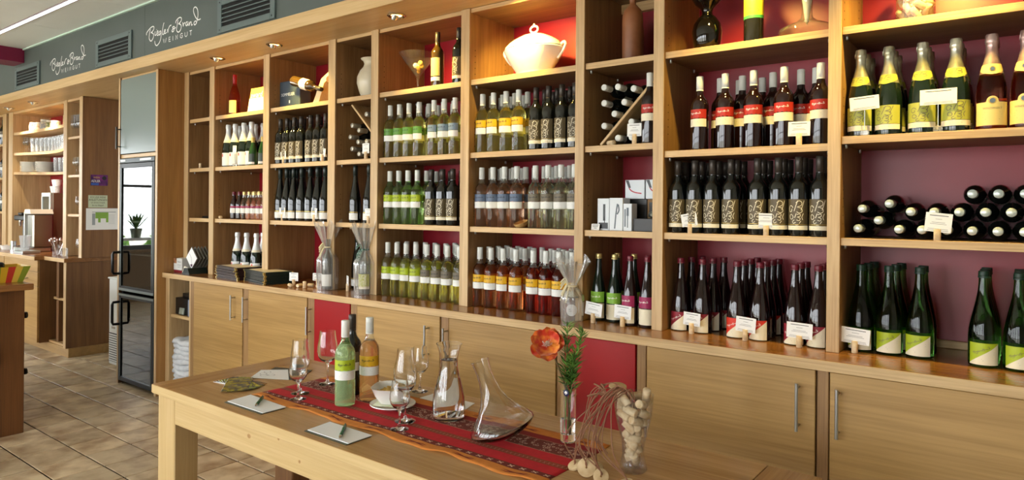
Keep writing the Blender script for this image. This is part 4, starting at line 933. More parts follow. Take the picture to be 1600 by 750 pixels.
# water carafe
CF = thing('water_carafe', 'clear glass water carafe with flared rim on the runner', 'carafe', (-1.645, 1.79, ZR))
oc = [(0, .006), (.046, .004), (.055, .0), (.0570, .008), (.0580, .04), (.0560, .075), (.0480, .115), (.0385, .15), (.0325, .18), (.0315, .205), (.0355, .232), (.0440, .258), (.0465, .262)]
ic = [(.0445, .262), (.0420, .257), (.0335, .231), (.0295, .205), (.0305, .18), (.0365, .15), (.0460, .115), (.0540, .075), (.0560, .04), (.0540, .014), (0, .016)]
m = MB(); m.lathe(oc+ic, 40); part('glass', m, GLASS, CF, False)
m = MB(); m.lathe([(0, .0165), (.0535, .0145), (.0555, .04), (.0535, .075), (.0455, .115), (.0360, .15), (.0300, .18), (.0290, .205), (0, .206)], 40); part('water', m, WATER, CF, False)
# slanted decanter
dp = [(0, -.004), (.030, -.002), (.066, .006), (.098, .022), (.108, .034), (.106, .044), (.090, .062), (.066, .088), (.046, .118), (.034, .150), (.0270, .185), (.0255, .215), (.0275, .240), (.0300, .256)]
di = [(max(r-.0022, .001), z+(.001 if z > .03 else .003)) for r, z in dp[::-1]][0:-1]+[(0, .0)]
di[0] = (.0278, .2562)
DC = thing('slanted_decanter', 'clear glass decanter leaning on its slanted base', 'decanter', (-1.352, 1.745, ZR))
ax = Vector((math.cos(YAW*.8), math.sin(YAW*.8), 0)); tilt = Matrix.Rotation(math.radians(-20), 4, Vector((-ax.y, ax.x, 0)))
m = MB(); m.lathe(dp+di, 48, xf=tilt); zmin = min(v[2] for v in m.v)
# the base is ground flat where it stands, and the mouth is cut on a slant
no_ = 48*(len(dp)-1)+1
m.v = [(x, y, max(z, zmin+(.010 if i < no_ else .0128))-zmin-.010) for i, (x, y, z) in enumerate(m.v)]
part('glass', m, GLASS, DC, False)

# flower vase
FV = thing('flower_vase', 'slim cylindrical glass vase with water beside the cork jar', 'vase', (-1.178, 1.845, ZR))
m = MB(); m.lathe([(0, 0), (.0225, 0), (.0245, .003), (.0255, .19), (.0237, .19), (.0225, .026), (0, .024)], 32); part('glass', m, GLASS, FV, False)
m = MB(); m.lathe([(0, .0245), (.0221, .0265), (.0228, .075), (0, .0755)], 32); part('water', m, WATER, FV, False)
BD = thing('blue_tag', 'small round dark blue tag with white emblem on the vase', 'tag', (-1.178+.010, 1.845-.0262, ZR+.162))
X = Matrix.Rotation(PI/2, 4, 'X'); m = MB(); m.lathe([(0, 0), (.0105, 0), (.0105, .002), (.009, .003), (0, .003)], 20, xf=X); part('disc', m, mat('navy_enamel', '101c48', .3), BD, False)
m = MB()
for dx, dz in ((-.0030, .001), (.0030, .001), (0, .0042)): m.add([(dx+.0026*math.cos(t*PI/5), -.0034, dz+.0026*math.sin(t*PI/5)) for t in range(10)], [tuple(range(10))])
m.add([(-.0012, -.0034, -.001), (.0012, -.0034, -.001), (.0018, -.0034, -.0045), (-.0018, -.0034, -.0045)], [(0, 1, 2, 3)]); part('emblem', m, WHITE, BD, False)
PF = thing('poppy', 'orange artificial poppy on a brown stem in the slim vase', 'flower', (-1.178, 1.845, ZR+.03))
head = Vector((-.062, -.03, .272))
m = MB(); m.tube(smooth3([(.006, 0, -.003), (.005, -.003, .06), (.0, -.006, .12), (-.016, -.012, .175), (-.040, -.02, .235), tuple(head-Vector((0, 0, .012)))]), .0028, 8); part('stem', m, mat('brown_stem', '5d4a24', .6), PF, False)
pet = mat('poppy_petal', 'e0521a', .5, sheen=.3); N, L, p = nodes(pet); tc = N.new('ShaderNodeTexCoord'); n1 = N.new('ShaderNodeTexNoise'); n1.inputs['Scale'].default_value = 34; L.new(tc.outputs['Object'], n1.inputs['Vector']); cr = N.new('ShaderNodeValToRGB'); cr.color_ramp.elements[0].color = lin('c8320c'); cr.color_ramp.elements[1].color = lin('f0992c'); cr.color_ramp.elements[0].position = .42; cr.color_ramp.elements[1].position = .68; L.new(n1.outputs[0], cr.inputs[0]); L.new(cr.outputs[0], p.inputs['Base Color'])
face = (Vector((.42, -.75, .5))).normalized(); bx = face.orthogonal().normalized(); by = face.cross(bx)
for ring, (cnt, ln, up_, wd) in enumerate(((5, .058, .45, .046), (5, .050, .85, .040))):
    for k in range(cnt):
        a = 2*PI*(k+.5*ring)/cnt+random.uniform(-.12, .12); d = bx*math.cos(a)+by*math.sin(a); t = face.cross(d)
        def pf(u, v, d=d, t=t, ln=ln, up_=up_, wd=wd, k=k):
            s = v; w = wd*math.sin(min(1, .15+s*.95)*PI*.56)*(1-.25*max(0, s-.8)/.2); cup = up_*ln*(s**1.6)+.006*math.sin(u*11+k)*s; c = (u-.5)*2
            return tuple(head+d*(ln*s*(1-.12*c*c)*math.cos(up_*.5*s))+t*(c*w*.62)+face*(cup*.75+.007*c*c*s))
        m = MB(); m.grid(pf, 8, 8); part('petal', m, pet, PF, False, fix=False)
m = MB()
for k in range(42):
    a = random.uniform(0, 2*PI); r = random.uniform(.002, .017); d = bx*math.cos(a)+by*math.sin(a); b0 = head+face*.004; e_ = head+d*r+face*(.026-r*.4); m.tube([tuple(b0+d*r*.3), tuple(e_)], .0006, 3); m.lathe([(0, -.0012), (.0013, 0), (0, .0012)], 5, c=tuple(e_))
o = part('stamens', m, mat('pale_stamen', 'e8d6c8', .6), PF, False); o['kind'] = 'stuff'
m = MB(); m.lathe([(0, 0), (.006, .003), (.007, .010), (.004, .016), (0, .017)], 10, c=tuple(head)); part('seed_pod', m, mat('pod_green', 'b8b070', .6), PF, False)
SPG = noisy('sprig_green', '3f6b2c', '7fae4d', 30, .5)
for si, (ang, lean, h, lb) in enumerate(((0.2, .050, .325, 'green leafy sprig leaning right in the slim vase'), (1.8, .012, .335, 'green leafy sprig upright behind the poppy'), (-.6, .028, .25, 'short green leafy sprig in the slim vase'))):
    sg = thing('leafy_sprig', lb, 'greenery', (-1.178, 1.845, ZR+.035), group=None)
    path = [Vector((.008*math.cos(ang+2), .008*math.sin(ang+2), 0))+Vector((lean*math.cos(ang)*(t**2), lean*math.sin(ang)*(t**2), h*t)) for t in [q/10 for q in range(11)]]
    m = MB(); m.tube([tuple(q) for q in path], .0016, 6); part('stem', m, SPG, sg, False)
    m = MB()
    for k in range(120):
        t = random.uniform(.42, 1); i = min(9, int(t*10)); b0 = path[i].lerp(path[i+1], t*10-i); a = random.uniform(0, 2*PI); dr = Vector((math.cos(a), math.sin(a), random.uniform(.35, 1.1))).normalized(); l = random.uniform(.028, .052)*(1.15-.35*t); w = l*.10; sd = dr.cross(Vector((0, 0, 1))).normalized()
        m.add([tuple(b0), tuple(b0+dr*l*.45+sd*w), tuple(b0+dr*l), tuple(b0+dr*l*.45-sd*w), tuple(b0+dr*l*.45+Vector((0, 0, w*.6)))], [(0, 1, 4), (1, 2, 4), (2, 3, 4), (3, 0, 4)])
    o = part('leaves', m, SPG, sg, False, fix=False); o['kind'] = 'stuff'

# notepads, pens, papers, brochures
def flat_poly(pts, z0, z1): m = MB(); m.prism(pts, z0, z1); return m
def pad(pts, lab):
    c = Vector((sum(p[0] for p in pts)/4, sum(p[1] for p in pts)/4, TT+.0003)); t = thing('notepad', lab, 'notepad', c, group='notepads with pens')
    L_ = [(x-c.x, y-c.y) for x, y in pts]
    m = flat_poly(L_, .0024, .0045); part('sheets', m, WHITE, t, False)
    m = flat_poly([(x*1.03-.002, y*1.03-.008) for x, y in L_], 0, .0023); part('backing', m, mat('pad_photo_edge', '3a3a22', .4), t, False)
pad([(-2.432, 1.405), (-2.195, 1.405), (-2.195, 1.500), (-2.445, 1.510)], 'white notepad with green pen at the left front of the table')
pad([(-1.915, 1.392), (-1.705, 1.392), (-1.706, 1.490), (-1.927, 1.492)], 'white notepad with green pen in the middle of the front edge')
def pen(a, c, lab):
    a, c = Vector(a), Vector(c); d = c-a; l = d.length; t = thing('ballpoint_pen', lab, 'pen', a, group='green pens')
    R = d.to_track_quat('Z', 'Y').to_matrix().to_4x4()
    m = MB(); m.lathe([(.0042, .026), (.0055, .032), (.0052, l*.62), (.0060, l*.66), (.0050, l*.93), (.003, l), (0, l)], 14, xf=R); part('barrel', m, mat('green_pen', '0e5a34', .25), t, False)
    m = MB(); m.lathe([(0, 0), (.0008, .001), (.0014, .006), (.0045, .015), (.0048, .0258)], 14, xf=R); part('tip', m, CHROME, t, False)
    m = MB(); m.box(-.0015, .0015, .0062, .0080, l*.62, l*.95, 0, .0005, xf=R); part('clip', m, mat('green_pen', '0e5a34'), t, False)
pen((-2.268, 1.418, TT+.0105), (-2.362, 1.512, TT+.0115), 'green ballpoint pen on the left notepad')
pen((-1.748, 1.390, TT+.0105), (-1.842, 1.492, TT+.0115), 'green ballpoint pen on the middle notepad')
m = flat_poly([(-.105, -.07), (.06, -.12), (.11, .06), (-.05, .11)], 0, .002); m2 = MB()
DP = thing('doodled_sheet', 'white sheet with pen doodles on a dark folder at the far left', 'paper', (-2.665, 1.765, TT+.0003))
m = flat_poly([(-.02, -.08), (.16, .005), (.06, .15), (-.12, .08)], 0, .002); part('folder', m, mat('dark_folder', '33352b', .4), DP, False)
m = flat_poly([(-.018-.01, -.105), (.13, -.02), (-.03, .085), (-.118, .005)], .0021, .0028); part('sheet', m, WHITE, DP, False)
m = MB()
for cx, cy in ((-.045, -.03), (-.02, -.045), (.0, -.02), (-.06, 0)): m.strokes([[(cx+.018*math.cos(t*.7), cy+.014*math.sin(t*.7)) for t in range(10)]], .0008, lambda u, v: (u, v, .003), 0, 1)
part('doodle', m, INK, DP, False, fix=False)
pm = [noisy('brochure_photo_%d' % i, a, b, 45, .25, 5) for i, (a, b) in enumerate((('22261a', '8a5a2a'), ('3a3a18', '5d5a1e'), ('2a3018', 'b8b22c'), ('2c3320', '8f9a2a'), ('39402a', '9da430'), ('34351f', 'a09030')))]
for k in range(6):
    a = .15-.16*k; m = MB(); m.box(0, .21, -.05, .05, 0, .0012, 0); m.box(.0, .21, -.051, -.05, 0, .0012, 1)
    single('brochure', m, [pm[k], WHITE], ['bottom brochure of the fan, brown vineyard photo', 'second brochure from the bottom of the fan, olive strip', 'third brochure of the fan, yellow photo', 'fourth brochure of the fan, green photo', 'fifth brochure of the fan, pale green photo', 'top brochure of the fan on the left table end'][k], 'brochure', (-2.765+.012*k, 1.578+.009*k, TT+.0003+.0013*k), 'fanned brochures', rz=a)
for pts, lb in (([(-1.905, 1.905), (-1.665, 1.905), (-1.690, 1.985), (-1.905, 1.985)], 'white sheet lying behind the water carafe'), ([(-2.25, 1.90), (-2.12, 1.90), (-2.13, 1.985), (-2.255, 1.985)], 'white sheet behind the amber rose bottle')):
    c = Vector((pts[0][0], pts[0][1], TT+.0003)); single('note_sheet', flat_poly([(x-c.x, y-c.y) for x, y in pts], 0, .0015), WHITE, lb, 'paper', c)

# cork jar with corks and leather cords
CJ = thing('cork_jar', 'waisted clear glass jar filled with corks on the right table end', 'jar', (-.905, 1.765, TT+.0008))
jo = [(0, 0), (.036, 0), (.040, .006), (.036, .025), (.031, .05), (.034, .085), (.044, .125), (.053, .165), (.056, .20), (.058, .218)]
ji = [(.0555, .218), (.0535, .20), (.0505, .165), (.0415, .125), (.0315, .085), (.0285, .05), (.033, .025), (.030, .014), (0, .014)]
m = MB(); m.lathe(jo+ji, 36); part('glass', m, THIN, CJ, False)
CKM = MB(); CKM.lathe([(0, -.021), (.0105, -.021), (.0115, -.020), (.0115, .020), (.0105, .021), (0, .021)], 14)
ck0 = None
def cork(loc, rot, label, group):
    global ck0
    if ck0 is None: ck0 = c = build('cork', CKM, CORK)
    else: c = ck0.copy(); COL.objects.link(c)
    c.location = loc; c.rotation_euler = rot; tag(c, label, 'cork', group); return c
random.seed(3)
for k in range(30):
    z = .034+.0063*k; t = max(0, (z-.05)/.17); rr = .006+.030*max(0, min(1, (z-.08)/.11)); a = k*2.4
    cork((-.905+rr*math.cos(a), 1.765+rr*math.sin(a), TT+z), (random.uniform(.4, 1.6), random.uniform(0, .6), a+random.uniform(-.6, .6)), 'wine cork inside the waisted glass jar on the table', 'corks in the waisted glass jar')
LEA = mat('brown_leather_cord', '8a5f45', .7); DW = noisy('pale_wood_disc', 'b99a6e', 'd6bd92', 30, .6)
discs = [((-.955, 1.762, .232), (.15, .1, 0), 'round wooden disc hanging over the jar rim, topmost'), ((-1.04, 1.668, .012), (.45, -.2, 0), 'wooden disc pendant lying leftmost at the foot of the jar'), ((-.985, 1.640, .0265), (1.15, 0, .5), 'large wooden disc pendant leaning in front of the jar'), ((-.928, 1.622, .021), (1.0, .1, .55), 'wooden disc pendant with knotted cord in front of the jar'), ((-.99, 1.70, .010), (.2, .2, 0), 'wooden disc pendant lying between the cords'), ((-.868, 1.650, .010), (.15, -.2, 0), 'wooden disc pendant at the right foot of the jar')]
for k, ((x, y, z), rot, lb) in enumerate(discs):
    t = thing('cord_pendant', lb, 'pendant', (x, y, TT+z), group='wooden disc pendants on leather cords')
    R = Euler(rot).to_matrix().to_4x4(); rd = .026 if k in (0, 2) else .021
    m = MB(); m.lathe([(.003, -.0034), (rd*.94, -.0035), (rd*.99, -.0030), (rd, -.002), (rd, .002), (rd*.99, .0030), (rd*.94, .0035), (.003, .0034)], 24, xf=R, closed=True); part('disc', m, DW, t, False)
    for j in range(3):
        m = MB(); ex = Vector((-.945-x+random.uniform(-.035, .03), 1.715-y+random.uniform(-.012, .012), .224-z)); out = Vector((-.035*random.uniform(-.4, 1.6), -.022-.03*random.random(), 0))
        pts = [Vector((0, 0, .003)), Vector((0, -.004, .006))+R.to_3x3() @ Vector((0, rd*.4, .006)), ex*.30+out*1.0+Vector((0, 0, .01)), ex*.6+out*.9+Vector((0, 0, .01)), ex*.92+out*.35, ex+Vector((.01, .01, .010)), ex+Vector((.02, .03, .004)), ex+Vector((.03, .045, -.03-.03*j))]
        if k == 0: pts = [Vector((0, 0, .004)), Vector((-.02, -.01, .01)), Vector((-.05-.01*j, -.03, -.02)), Vector((-.065-.012*j, -.05+.01*j, -.07-.02*j)), Vector((-.04, -.06, -.13)), Vector((-.02+.01*j, -.055, -.18))]
        m.tube([tuple(q) for q in smooth3(pts, 5)], .0017, 6); part('cord', m, LEA, t, False)
kn = thing('cord_knots', 'bunch of knotted brown leather cord ends at the jar rim', 'cord', (-.972, 1.728, TT+.212))
for k in range(9):
    a = PI+random.uniform(-.9, .9); l = random.uniform(.03, .065); e_ = Vector((l*math.cos(a), l*math.sin(a)*.6, random.uniform(-.035, .03)))
    m = MB(); m.tube([tuple(q) for q in smooth3([(0, 0, 0), tuple(e_*.5+Vector((0, 0, .006))), tuple(e_)], 4)], .0026, 6); m.lathe([(0, -.004), (.0045, 0), (0, .004)], 8, c=tuple(e_*.55)); part('cord_end', m, LEA, kn, False)
m = MB(); m.tube([tuple(q) for q in smooth3([(.02, 0, .0), (.03, 0, .03), (.06, .0, .028), (.085, .0, .0)], 5)], .0016, 6); part('cord_loop', m, LEA, kn, False)

# ================================================================== things on the shelves and the worktop
GOLDB = mat('gold_card', 'c9a55a', .4, .2)
# gold award board
AB = thing('award_board', 'leaning gold and white board with white letters beside red-capsule bottle', 'sign', (-4.575, 2.86, Z1+.0004))
X = Matrix.Rotation(-.16, 4, 'X')
m = MB(); m.box(-.135, .115, 0, .012, 0, .205, 0, .001, xf=X); part('panel', m, GOLDB, AB, False)
m = MB(); m.box(-.135, .115, -.0015, -.0002, 0, .125, 0, 0, xf=X); part('white_print', m, WHITE, AB, False)
m = text_mb('award', .062, lambda u, v: tuple(X @ Vector((-.125+u, -.0010, .130+v)))); part('lettering', m, WHITE, AB, False)
place('cream_tall', (-4.42, 2.93, Z1+.0004), -.3, 'brown bottle half hidden behind the gold board', None)
# grey presentation box
GB = thing('presentation_box', 'dark slate gift box with white lettering beside the tilted bottle', 'box', (-4.13, 2.86, Z1+.0004))
m = MB(); m.box(-.118, .118, -.03, .06, 0, .192, 0, .003); part('box', m, mat('slate_card', '3d4a58', .5), GB, False)
m = text_mb('SOMMELIER', .030, lambda u, v: (-.098+u, -.0306, .088+v)); m.box(-.006, .006, -.0308, -.0302, .035, .055); part('lettering', m, LETT, GB, False, fix=False)
# tilted wine holder + bottle
WH = thing('wine_holder', 'angled pale wooden wine bottle holder at the slate box', 'holder', (-3.74, 2.86, Z1+.0004))
poly = [(-.115, 0), (-.080, 0), (.0, .165), (.105, .225), (.105, .185), (.032, .142), (-.04, 0)]
poly = [(-.125, 0), (-.06, 0), (.0, .135), (.085, .175), (.085, .222), (-.03, .165)]
XR = Matrix.Rotation(PI/2, 4, 'X'); m = MB(); m.prism(poly, -.035, .035, 0, xf=XR); part('board', m, oak('pale_holder_wood', 2, 'd9bd86', 'eed9ac', .4), WH, False)
m = MB(); m.lathe([(0, 0), (.020, 0), (.020, .003), (0, .003)], 20, c=(0, 0, 0), xf=Matrix.Translation((.045, -.0352, .155)) @ XR); part('hole', m, mat('hole_shadow', '5a1a0a', .7), WH, False)
PROTO['held'] = lambda: bottle('wine_bottle', BORD, mat('brown_glass', (.04, .022, .006), .05, coat=.4), ('screw', CAPB, .2545, .317), [('label', lambda m: m.patch(.0379, -1.5, 1.5, .105, .175, 0, 12), [LW])])
place('held', (-4.035, 2.80, Z1+.175), 0, 'brown wine bottle held level in the angled wooden holder', None, rot=(0, PI/2+.28, 0))
# cream clay vase
m = MB(); m.lathe([(0, 0), (.055, 0), (.060, .004), (.078, .05), (.092, .10), (.090, .14), (.072, .18), (.052, .205), (.046, .225), (.052, .243), (.066, .252), (.068, .258), (.062, .260), (.046, .245), (.038, .225), (.045, .20), (0, .19)], 44)
single('clay_vase', m, noisy('cream_glaze', 'd0c4a6', 'ded5bd', 8, .3, 4, coat=.3), 'large cream glazed clay vase on the top shelf', 'vase', (-3.355, 2.90, Z1+.0003))
# martini glass with filling
MG = thing('martini_glass', 'wide martini glass holding small decorations on the top shelf', 'glass', (-2.893, 2.855, Z1+.0003))
m = MB(); m.lathe([(0, 0), (.050, 0), (.050, .0018), (.012, .006), (.005, .012), (.0045, .060), (.008, .072), (.012, .085), (.112, .222), (.1105, .222), (.010, .0885), (0, .086)], 40); part('glass', m, THIN, MG, False)
for k, (x, y, z, r, c) in enumerate(((-.03, 0, .155, .017, 'd8d6cc'), (.018, -.01, .135, .014, 'd9a12a'), (.035, .0, .165, .016, 'e6c26a'), (.0, .01, .118, .012, 'c9932a'), (-.012, .02, .15, .015, 'cfcabc'), (.03, .022, .15, .015, 'd8b050'))):
    m = MB(); m.lathe([(0, -r), (r*.7, -r*.7), (r, 0), (r*.7, r*.7), (0, r)], 12); single('table_decoration', m, mat('decor_%d' % k, c, .4), ['grey-white pebble leftmost in the martini glass', 'amber pebble in the middle of the martini glass', 'pale gold pebble rightmost in the martini glass', 'amber pebble lowest in the martini glass', 'grey-white pebble near the centre of the martini glass', 'ochre pebble behind the pale gold one in the martini glass'][k], 'decoration', (-2.893+x*.6, 2.855+y*.6, Z1+z), group='pebbles in the martini glass')
# tureen
TU = thing('soup_tureen', 'large white porcelain soup tureen with lid and scroll handles', 'tureen', (-2.085, 2.905, Z1+.0003))
def oval(prof, n=48, ax=1.0, ay=.72, wav=.0):
    vs = []; fs = []
    for r, z in prof:
        for i in range(n):
            a = 2*PI*i/n; k = 1+wav*math.cos(8*a)*(r > .1); vs.append((r*k*ax*math.cos(a), r*k*ay*math.sin(a), z))
    for q in range(len(prof)-1):
        for i in range(n): j = (i+1) % n; fs.append((q*n+i, q*n+j, (q+1)*n+j, (q+1)*n+i))
    fs.append(tuple(range(n-1, -1, -1))); fs.append(tuple((len(prof)-1)*n+i for i in range(n))); return vs, fs
m = MB(); vs, fs = oval([(.088, 0), (.092, .004), (.090, .01), (.105, .03), (.135, .07), (.160, .11), (.172, .135), (.176, .142), (.172, .146), (.160, .141), (.12, .08)], wav=.012); m.add(vs, fs, 0, True); part('bowl', m, PORC, TU, False)
m = MB(); vs, fs = oval([(.168, .147), (.172, .150), (.170, .157), (.150, .178), (.115, .200), (.075, .219), (.035, .230), (.012, .234), (.003, .235)], wav=.008); m.add(vs, fs, 0, True); part('lid', m, PORC, TU, False)
m = MB(); m.tube([(.024*math.cos(a), 0, .254+.017*math.sin(a)) for a in [q*2*PI/16 for q in range(16)]], .0055, 8, closed=True); m.lathe([(0, 0), (.007, .004), (.004, .012), (0, .014)], 10, c=(0, 0, .272)); part('lid_handle', m, PORC, TU, False)
for s in (-1, 1):
    m = MB(); m.tube(smooth3([(s*.150, 0, .085), (s*.178, 0, .115), (s*.198, 0, .150), (s*.186, 0, .164), (s*.166, 0, .150)], 5), .0075, 8); m.lathe([(0, -.010), (.010, 0), (0, .010)], 10, c=(s*.198, 0, .150)); part('handle', m, PORC, TU, False)
# clay jugs
CLAY = noisy('brown_clay', '7a4a2c', '9a6440', 6, .45, 5, .1)
for (x, y, h), lb in (((-1.487, 2.86, .29), 'brown clay bottle in front on the top shelf'), ((-1.545, 2.985, .255), 'brown clay bottle behind the taller one, top shelf')):
    f = h/.29; m = MB(); m.lathe([(0, 0), (.046, 0), (.048, .004), (.0485, .18*f), (.047, .215*f), (.040, .24*f), (.024, .258*f), (.015, .268*f), (.014, .28*f), (.016, .285*f), (.0155, h), (0, h)], 32); single('clay_bottle', m, CLAY, lb, 'bottle', (x, y, Z1+.0003), 'brown clay bottles')
# black carafe
m = MB(); m.lathe([(0, 0), (.044, 0), (.050, .006), (.060, .045), (.064, .085), (.058, .118), (.040, .145), (.024, .160), (.0215, .172), (.026, .185), (.048, .205), (.064, .228), (.067, .255), (.058, .285), (.044, .305), (.041, .30), (.055, .28), (.06, .25), (0, .23)], 44)
single('black_carafe', m, mat('black_gloss_glass', '050505', .03, coat=.6), 'glossy black double-bellied glass carafe on the top shelf', 'carafe', (-1.128, 2.86, Z1+.0003))
# dark bottle with green and yellow label
def ygl():
    def f(m):
        m.patch(.0404, -1.5, 1.5, .105, .118, 1, 14); m.patch(.0404, -1.5, 1.5, .118, .188, 0, 14); m.patch(.0404, -1.5, 1.5, .188, .205, 1, 14)
        m.strokes([[(-.03, .18), (-.015, .15), (0, .145)], [(.015, .185), (.022, .15), (.03, .13)], [(-.02, .13), (0, .126), (.02, .13)]], .0012, cyl(.0407), 2, 3)
    r = bottle('wine_bottle', [(.036, 0), (.039, .003), (.040, .01), (.040, .215), (.038, .235), (.031, .252), (.02, .266), (.0155, .28), (.015, .31)], mat('olive_black_glass', (.010, .010, .007), .12, coat=.3), ('screw', CAPB, .31, .35), [('label', f, [mat('sunny_label', 'c8bd34', .4), mat('leaf_band', '3f8f4a', .4), INK])])
    m = MB()
    for k in range(7): m.tube([(.038, -.012, .27), (.052+.003*k, -.014, .23), (.050+.006*k, -.012+.002*k, .175+.004*k)], .0006, 4)
    build('raffia', m, mat('raffia', 'a8883a', .7), r)['kind'] = 'stuff'; return r
PROTO['ygl'] = ygl; place('ygl', (-.925, 2.855, Z1+.0003), .1, 'dark wine bottle with yellow and green label between black carafe and clear decanter', None)
# clear flat decanter
fo = [(0, .004), (.055, 0), (.095, .012), (.108, .028), (.104, .042), (.080, .055), (.045, .068), (.024, .085), (.0185, .11), (.021, .15), (.032, .20)]
fi = [(r-.002 if r > .003 else 0, z+(.002 if z < .03 else -.0005)) for r, z in fo[::-1]]; fi[0] = (.030, .20)
m = MB(); m.lathe(fo+fi, 44); fd = single('flat_decanter', m, THIN, 'clear wide-bottomed glass decanter on the top shelf by the upright', 'decanter', (-.722, 2.88, Z1+.0003))
m = MB(); m.lathe([(0, .060), (.008, .075), (.0135, .12), (.0205, .17), (.030, .206), (.034, .21), (.034, .215), (0, .215)], 24); single('aerator_funnel', m, mat('frosted_glass', 'd9dcdf', .3, trans=.5), 'frosted funnel standing in the clear flat decanter', 'funnel', (-.722, 2.88, Z1+.0003))
# cork-filled cylinder vase
CV = thing('cylinder_vase', 'straight clear glass vase full of pale corks, top shelf', 'vase', (-.343, 2.86, Z1+.0003))
m = MB(); m.lathe([(0, 0), (.061, 0), (.062, .002), (.062, .26), (.060, .26), (.060, .008), (0, .008)], 36); part('glass', m, THIN, CV, False)
random.seed(11)
for k in range(58):
    z = .022+.0036*k; a = k*2.399; rr = .044 if k % 3 else .018
    cork((-.343+rr*math.cos(a), 2.86+rr*math.sin(a), Z1+z), (random.uniform(.5, 1.5), random.uniform(0, .5), a+random.uniform(-.7, .7)), 'pale cork inside the straight glass vase on the top shelf', 'corks in the straight glass vase')
m = MB(); m.lathe([(0, 0), (.050, 0), (.056, .006), (.064, .05), (.066, .1), (.05, .16), (.02, .19), (.018, .24), (0, .24)], 32); single('black_decanter', m, mat('black_gloss_glass', '050505', .03), 'black glossy decanter at the right edge of the top shelf', 'decanter', (.03, 2.85, Z1+.0003))
# gadget boxes
def giftbox(name, x0, x1, y0, y1, z0, z1, col, lab, art=None):
    t = thing(name, lab, 'box', ((x0+x1)/2, (y0+y1)/2, z0), group=None); cx, cy = (x0+x1)/2, (y0+y1)/2
    m = MB(); m.box(x0-cx, x1-cx, y0-cy, y1-cy, 0, z1-z0, 0, .001); part('carton', m, col, t, False)
    if art:
        for nm, fn, mm in art: m = MB(); fn(m, x0-cx, x1-cx, y0-cy-.0004, z1-z0); part(nm, m, mm, t, False, fix=False)
    return t
CW = mat('white_carton', 'd3d9de', .3); CB = mat('black_carton', '1a1613', .35); PG = mat('print_grey', '55606a', .4); PR = mat('print_red', 'b0223a', .4); PBK = mat('print_black', '17181c', .35)
Z3b = Z3+.0004
def art_screw(m, a, b_, y, h): m.box(a+.006, b_-.006, y, y+.0002, h*.05, h*.24); m.box(a+.030, a+.042, y, y+.0002, h*.3, h*.82); m.box(a+.036, a+.040, y, y+.0002, h*.2, h*.4)
def art_open(m, a, b_, y, h): m.strokes([[(a+.028, h*.06), (a+.034, h*.5)], [(a+.034, h*.5), (a+.042, h*.82)], [(a+.040, h*.5), (a+.05, h*.62), (a+.046, h*.8)]], .0035, lambda u, v: (u, y, v), 0, 3)
def art_cork(m, a, b_, y, h): m.box(a+.006, a+.013, y, y+.0002, h*.15, h*.8); m.box(a+.017, a+.028, y, y+.0002, h*.55, h*.85); m.box(a+.020, a+.025, y, y+.0002, h*.12, h*.55)
giftbox('corkscrew_box', -1.632, -1.570, 2.80, 2.87, Z3b, Z3+.150, CW, 'white corkscrew box with dark lower print, leftmost of the gadget boxes', [('print', art_screw, PBK)])
giftbox('opener_box', -1.567, -1.498, 2.798, 2.87, Z3b, Z3+.152, CW, 'white opener box with grey tool picture, middle of the gadget boxes', [('print', art_open, PG)])
giftbox('pourer_box', -1.495, -1.452, 2.798, 2.85, Z3b, Z3+.126, CW, 'small white pourer box in front of dark gadget box', [('print', art_cork, PG)])
giftbox('dark_gadget_box', -1.530, -1.427, 2.90, 3.0, Z3b, Z3+.148, CB, 'dark box behind the white gadget boxes')
giftbox('cardboard_box', -1.424, -1.328, 2.90, 3.0, Z3b, Z3+.148, mat('kraft_print', '8a6a44', .6), 'brown printed box at the right of the gadget shelf', [('print', lambda m, a, b_, y, h: (m.box(a+.01, a+.03, y, y+.0002, h*.5, h*.9), m.box(a+.045, a+.085, y, y+.0002, h*.45, h*.85)), CB)])
giftbox('black_base_box', -1.448, -1.328, 2.81, 2.885, Z3b, Z3+.058, CB, 'low black box at the right front of the gadget shelf')
m = MB(); m.lathe([(0, -.045), (.013, -.045), (.014, .0), (.016, .002), (.016, .02), (.009, .03), (.008, .045), (0, .046)], 16); single('bottle_stopper', m, [mat('pewter', '8e9288', .3, .8)], 'grey metal bottle stopper lying on the low black box', 'stopper', (-1.375, 2.845, Z3+.0755), rot=(PI/2, 0, .5))
def art_hose(m, a, b_, y, h): m.strokes([[(a+.01, h*.95), (a+.022, h*.55), (a+.045, h*.36), (a+.085, h*.28)]], .0028, lambda u, v: (u, y, v), 0, 4); 
def art_grip(m, a, b_, y, h): m.add([(a+.002, y-.0001, h*.98), (a+.018, y-.0001, h*.98), (a+.030, y-.0001, h*.58), (a+.018, y-.0001, h*.58)], [(0, 1, 2, 3)])
for x0, lb in ((-1.532, 'white aerator box with red hose picture, left of the two on top'), (-1.425, 'white aerator box with red hose picture, right of the two on top')):
    giftbox('aerator_box', x0, x0+.1, 2.885, 2.99, Z3+.1492, Z3+.238, CW, lb, [('hose_print', art_hose, PR), ('grip_print', art_grip, PBK)])

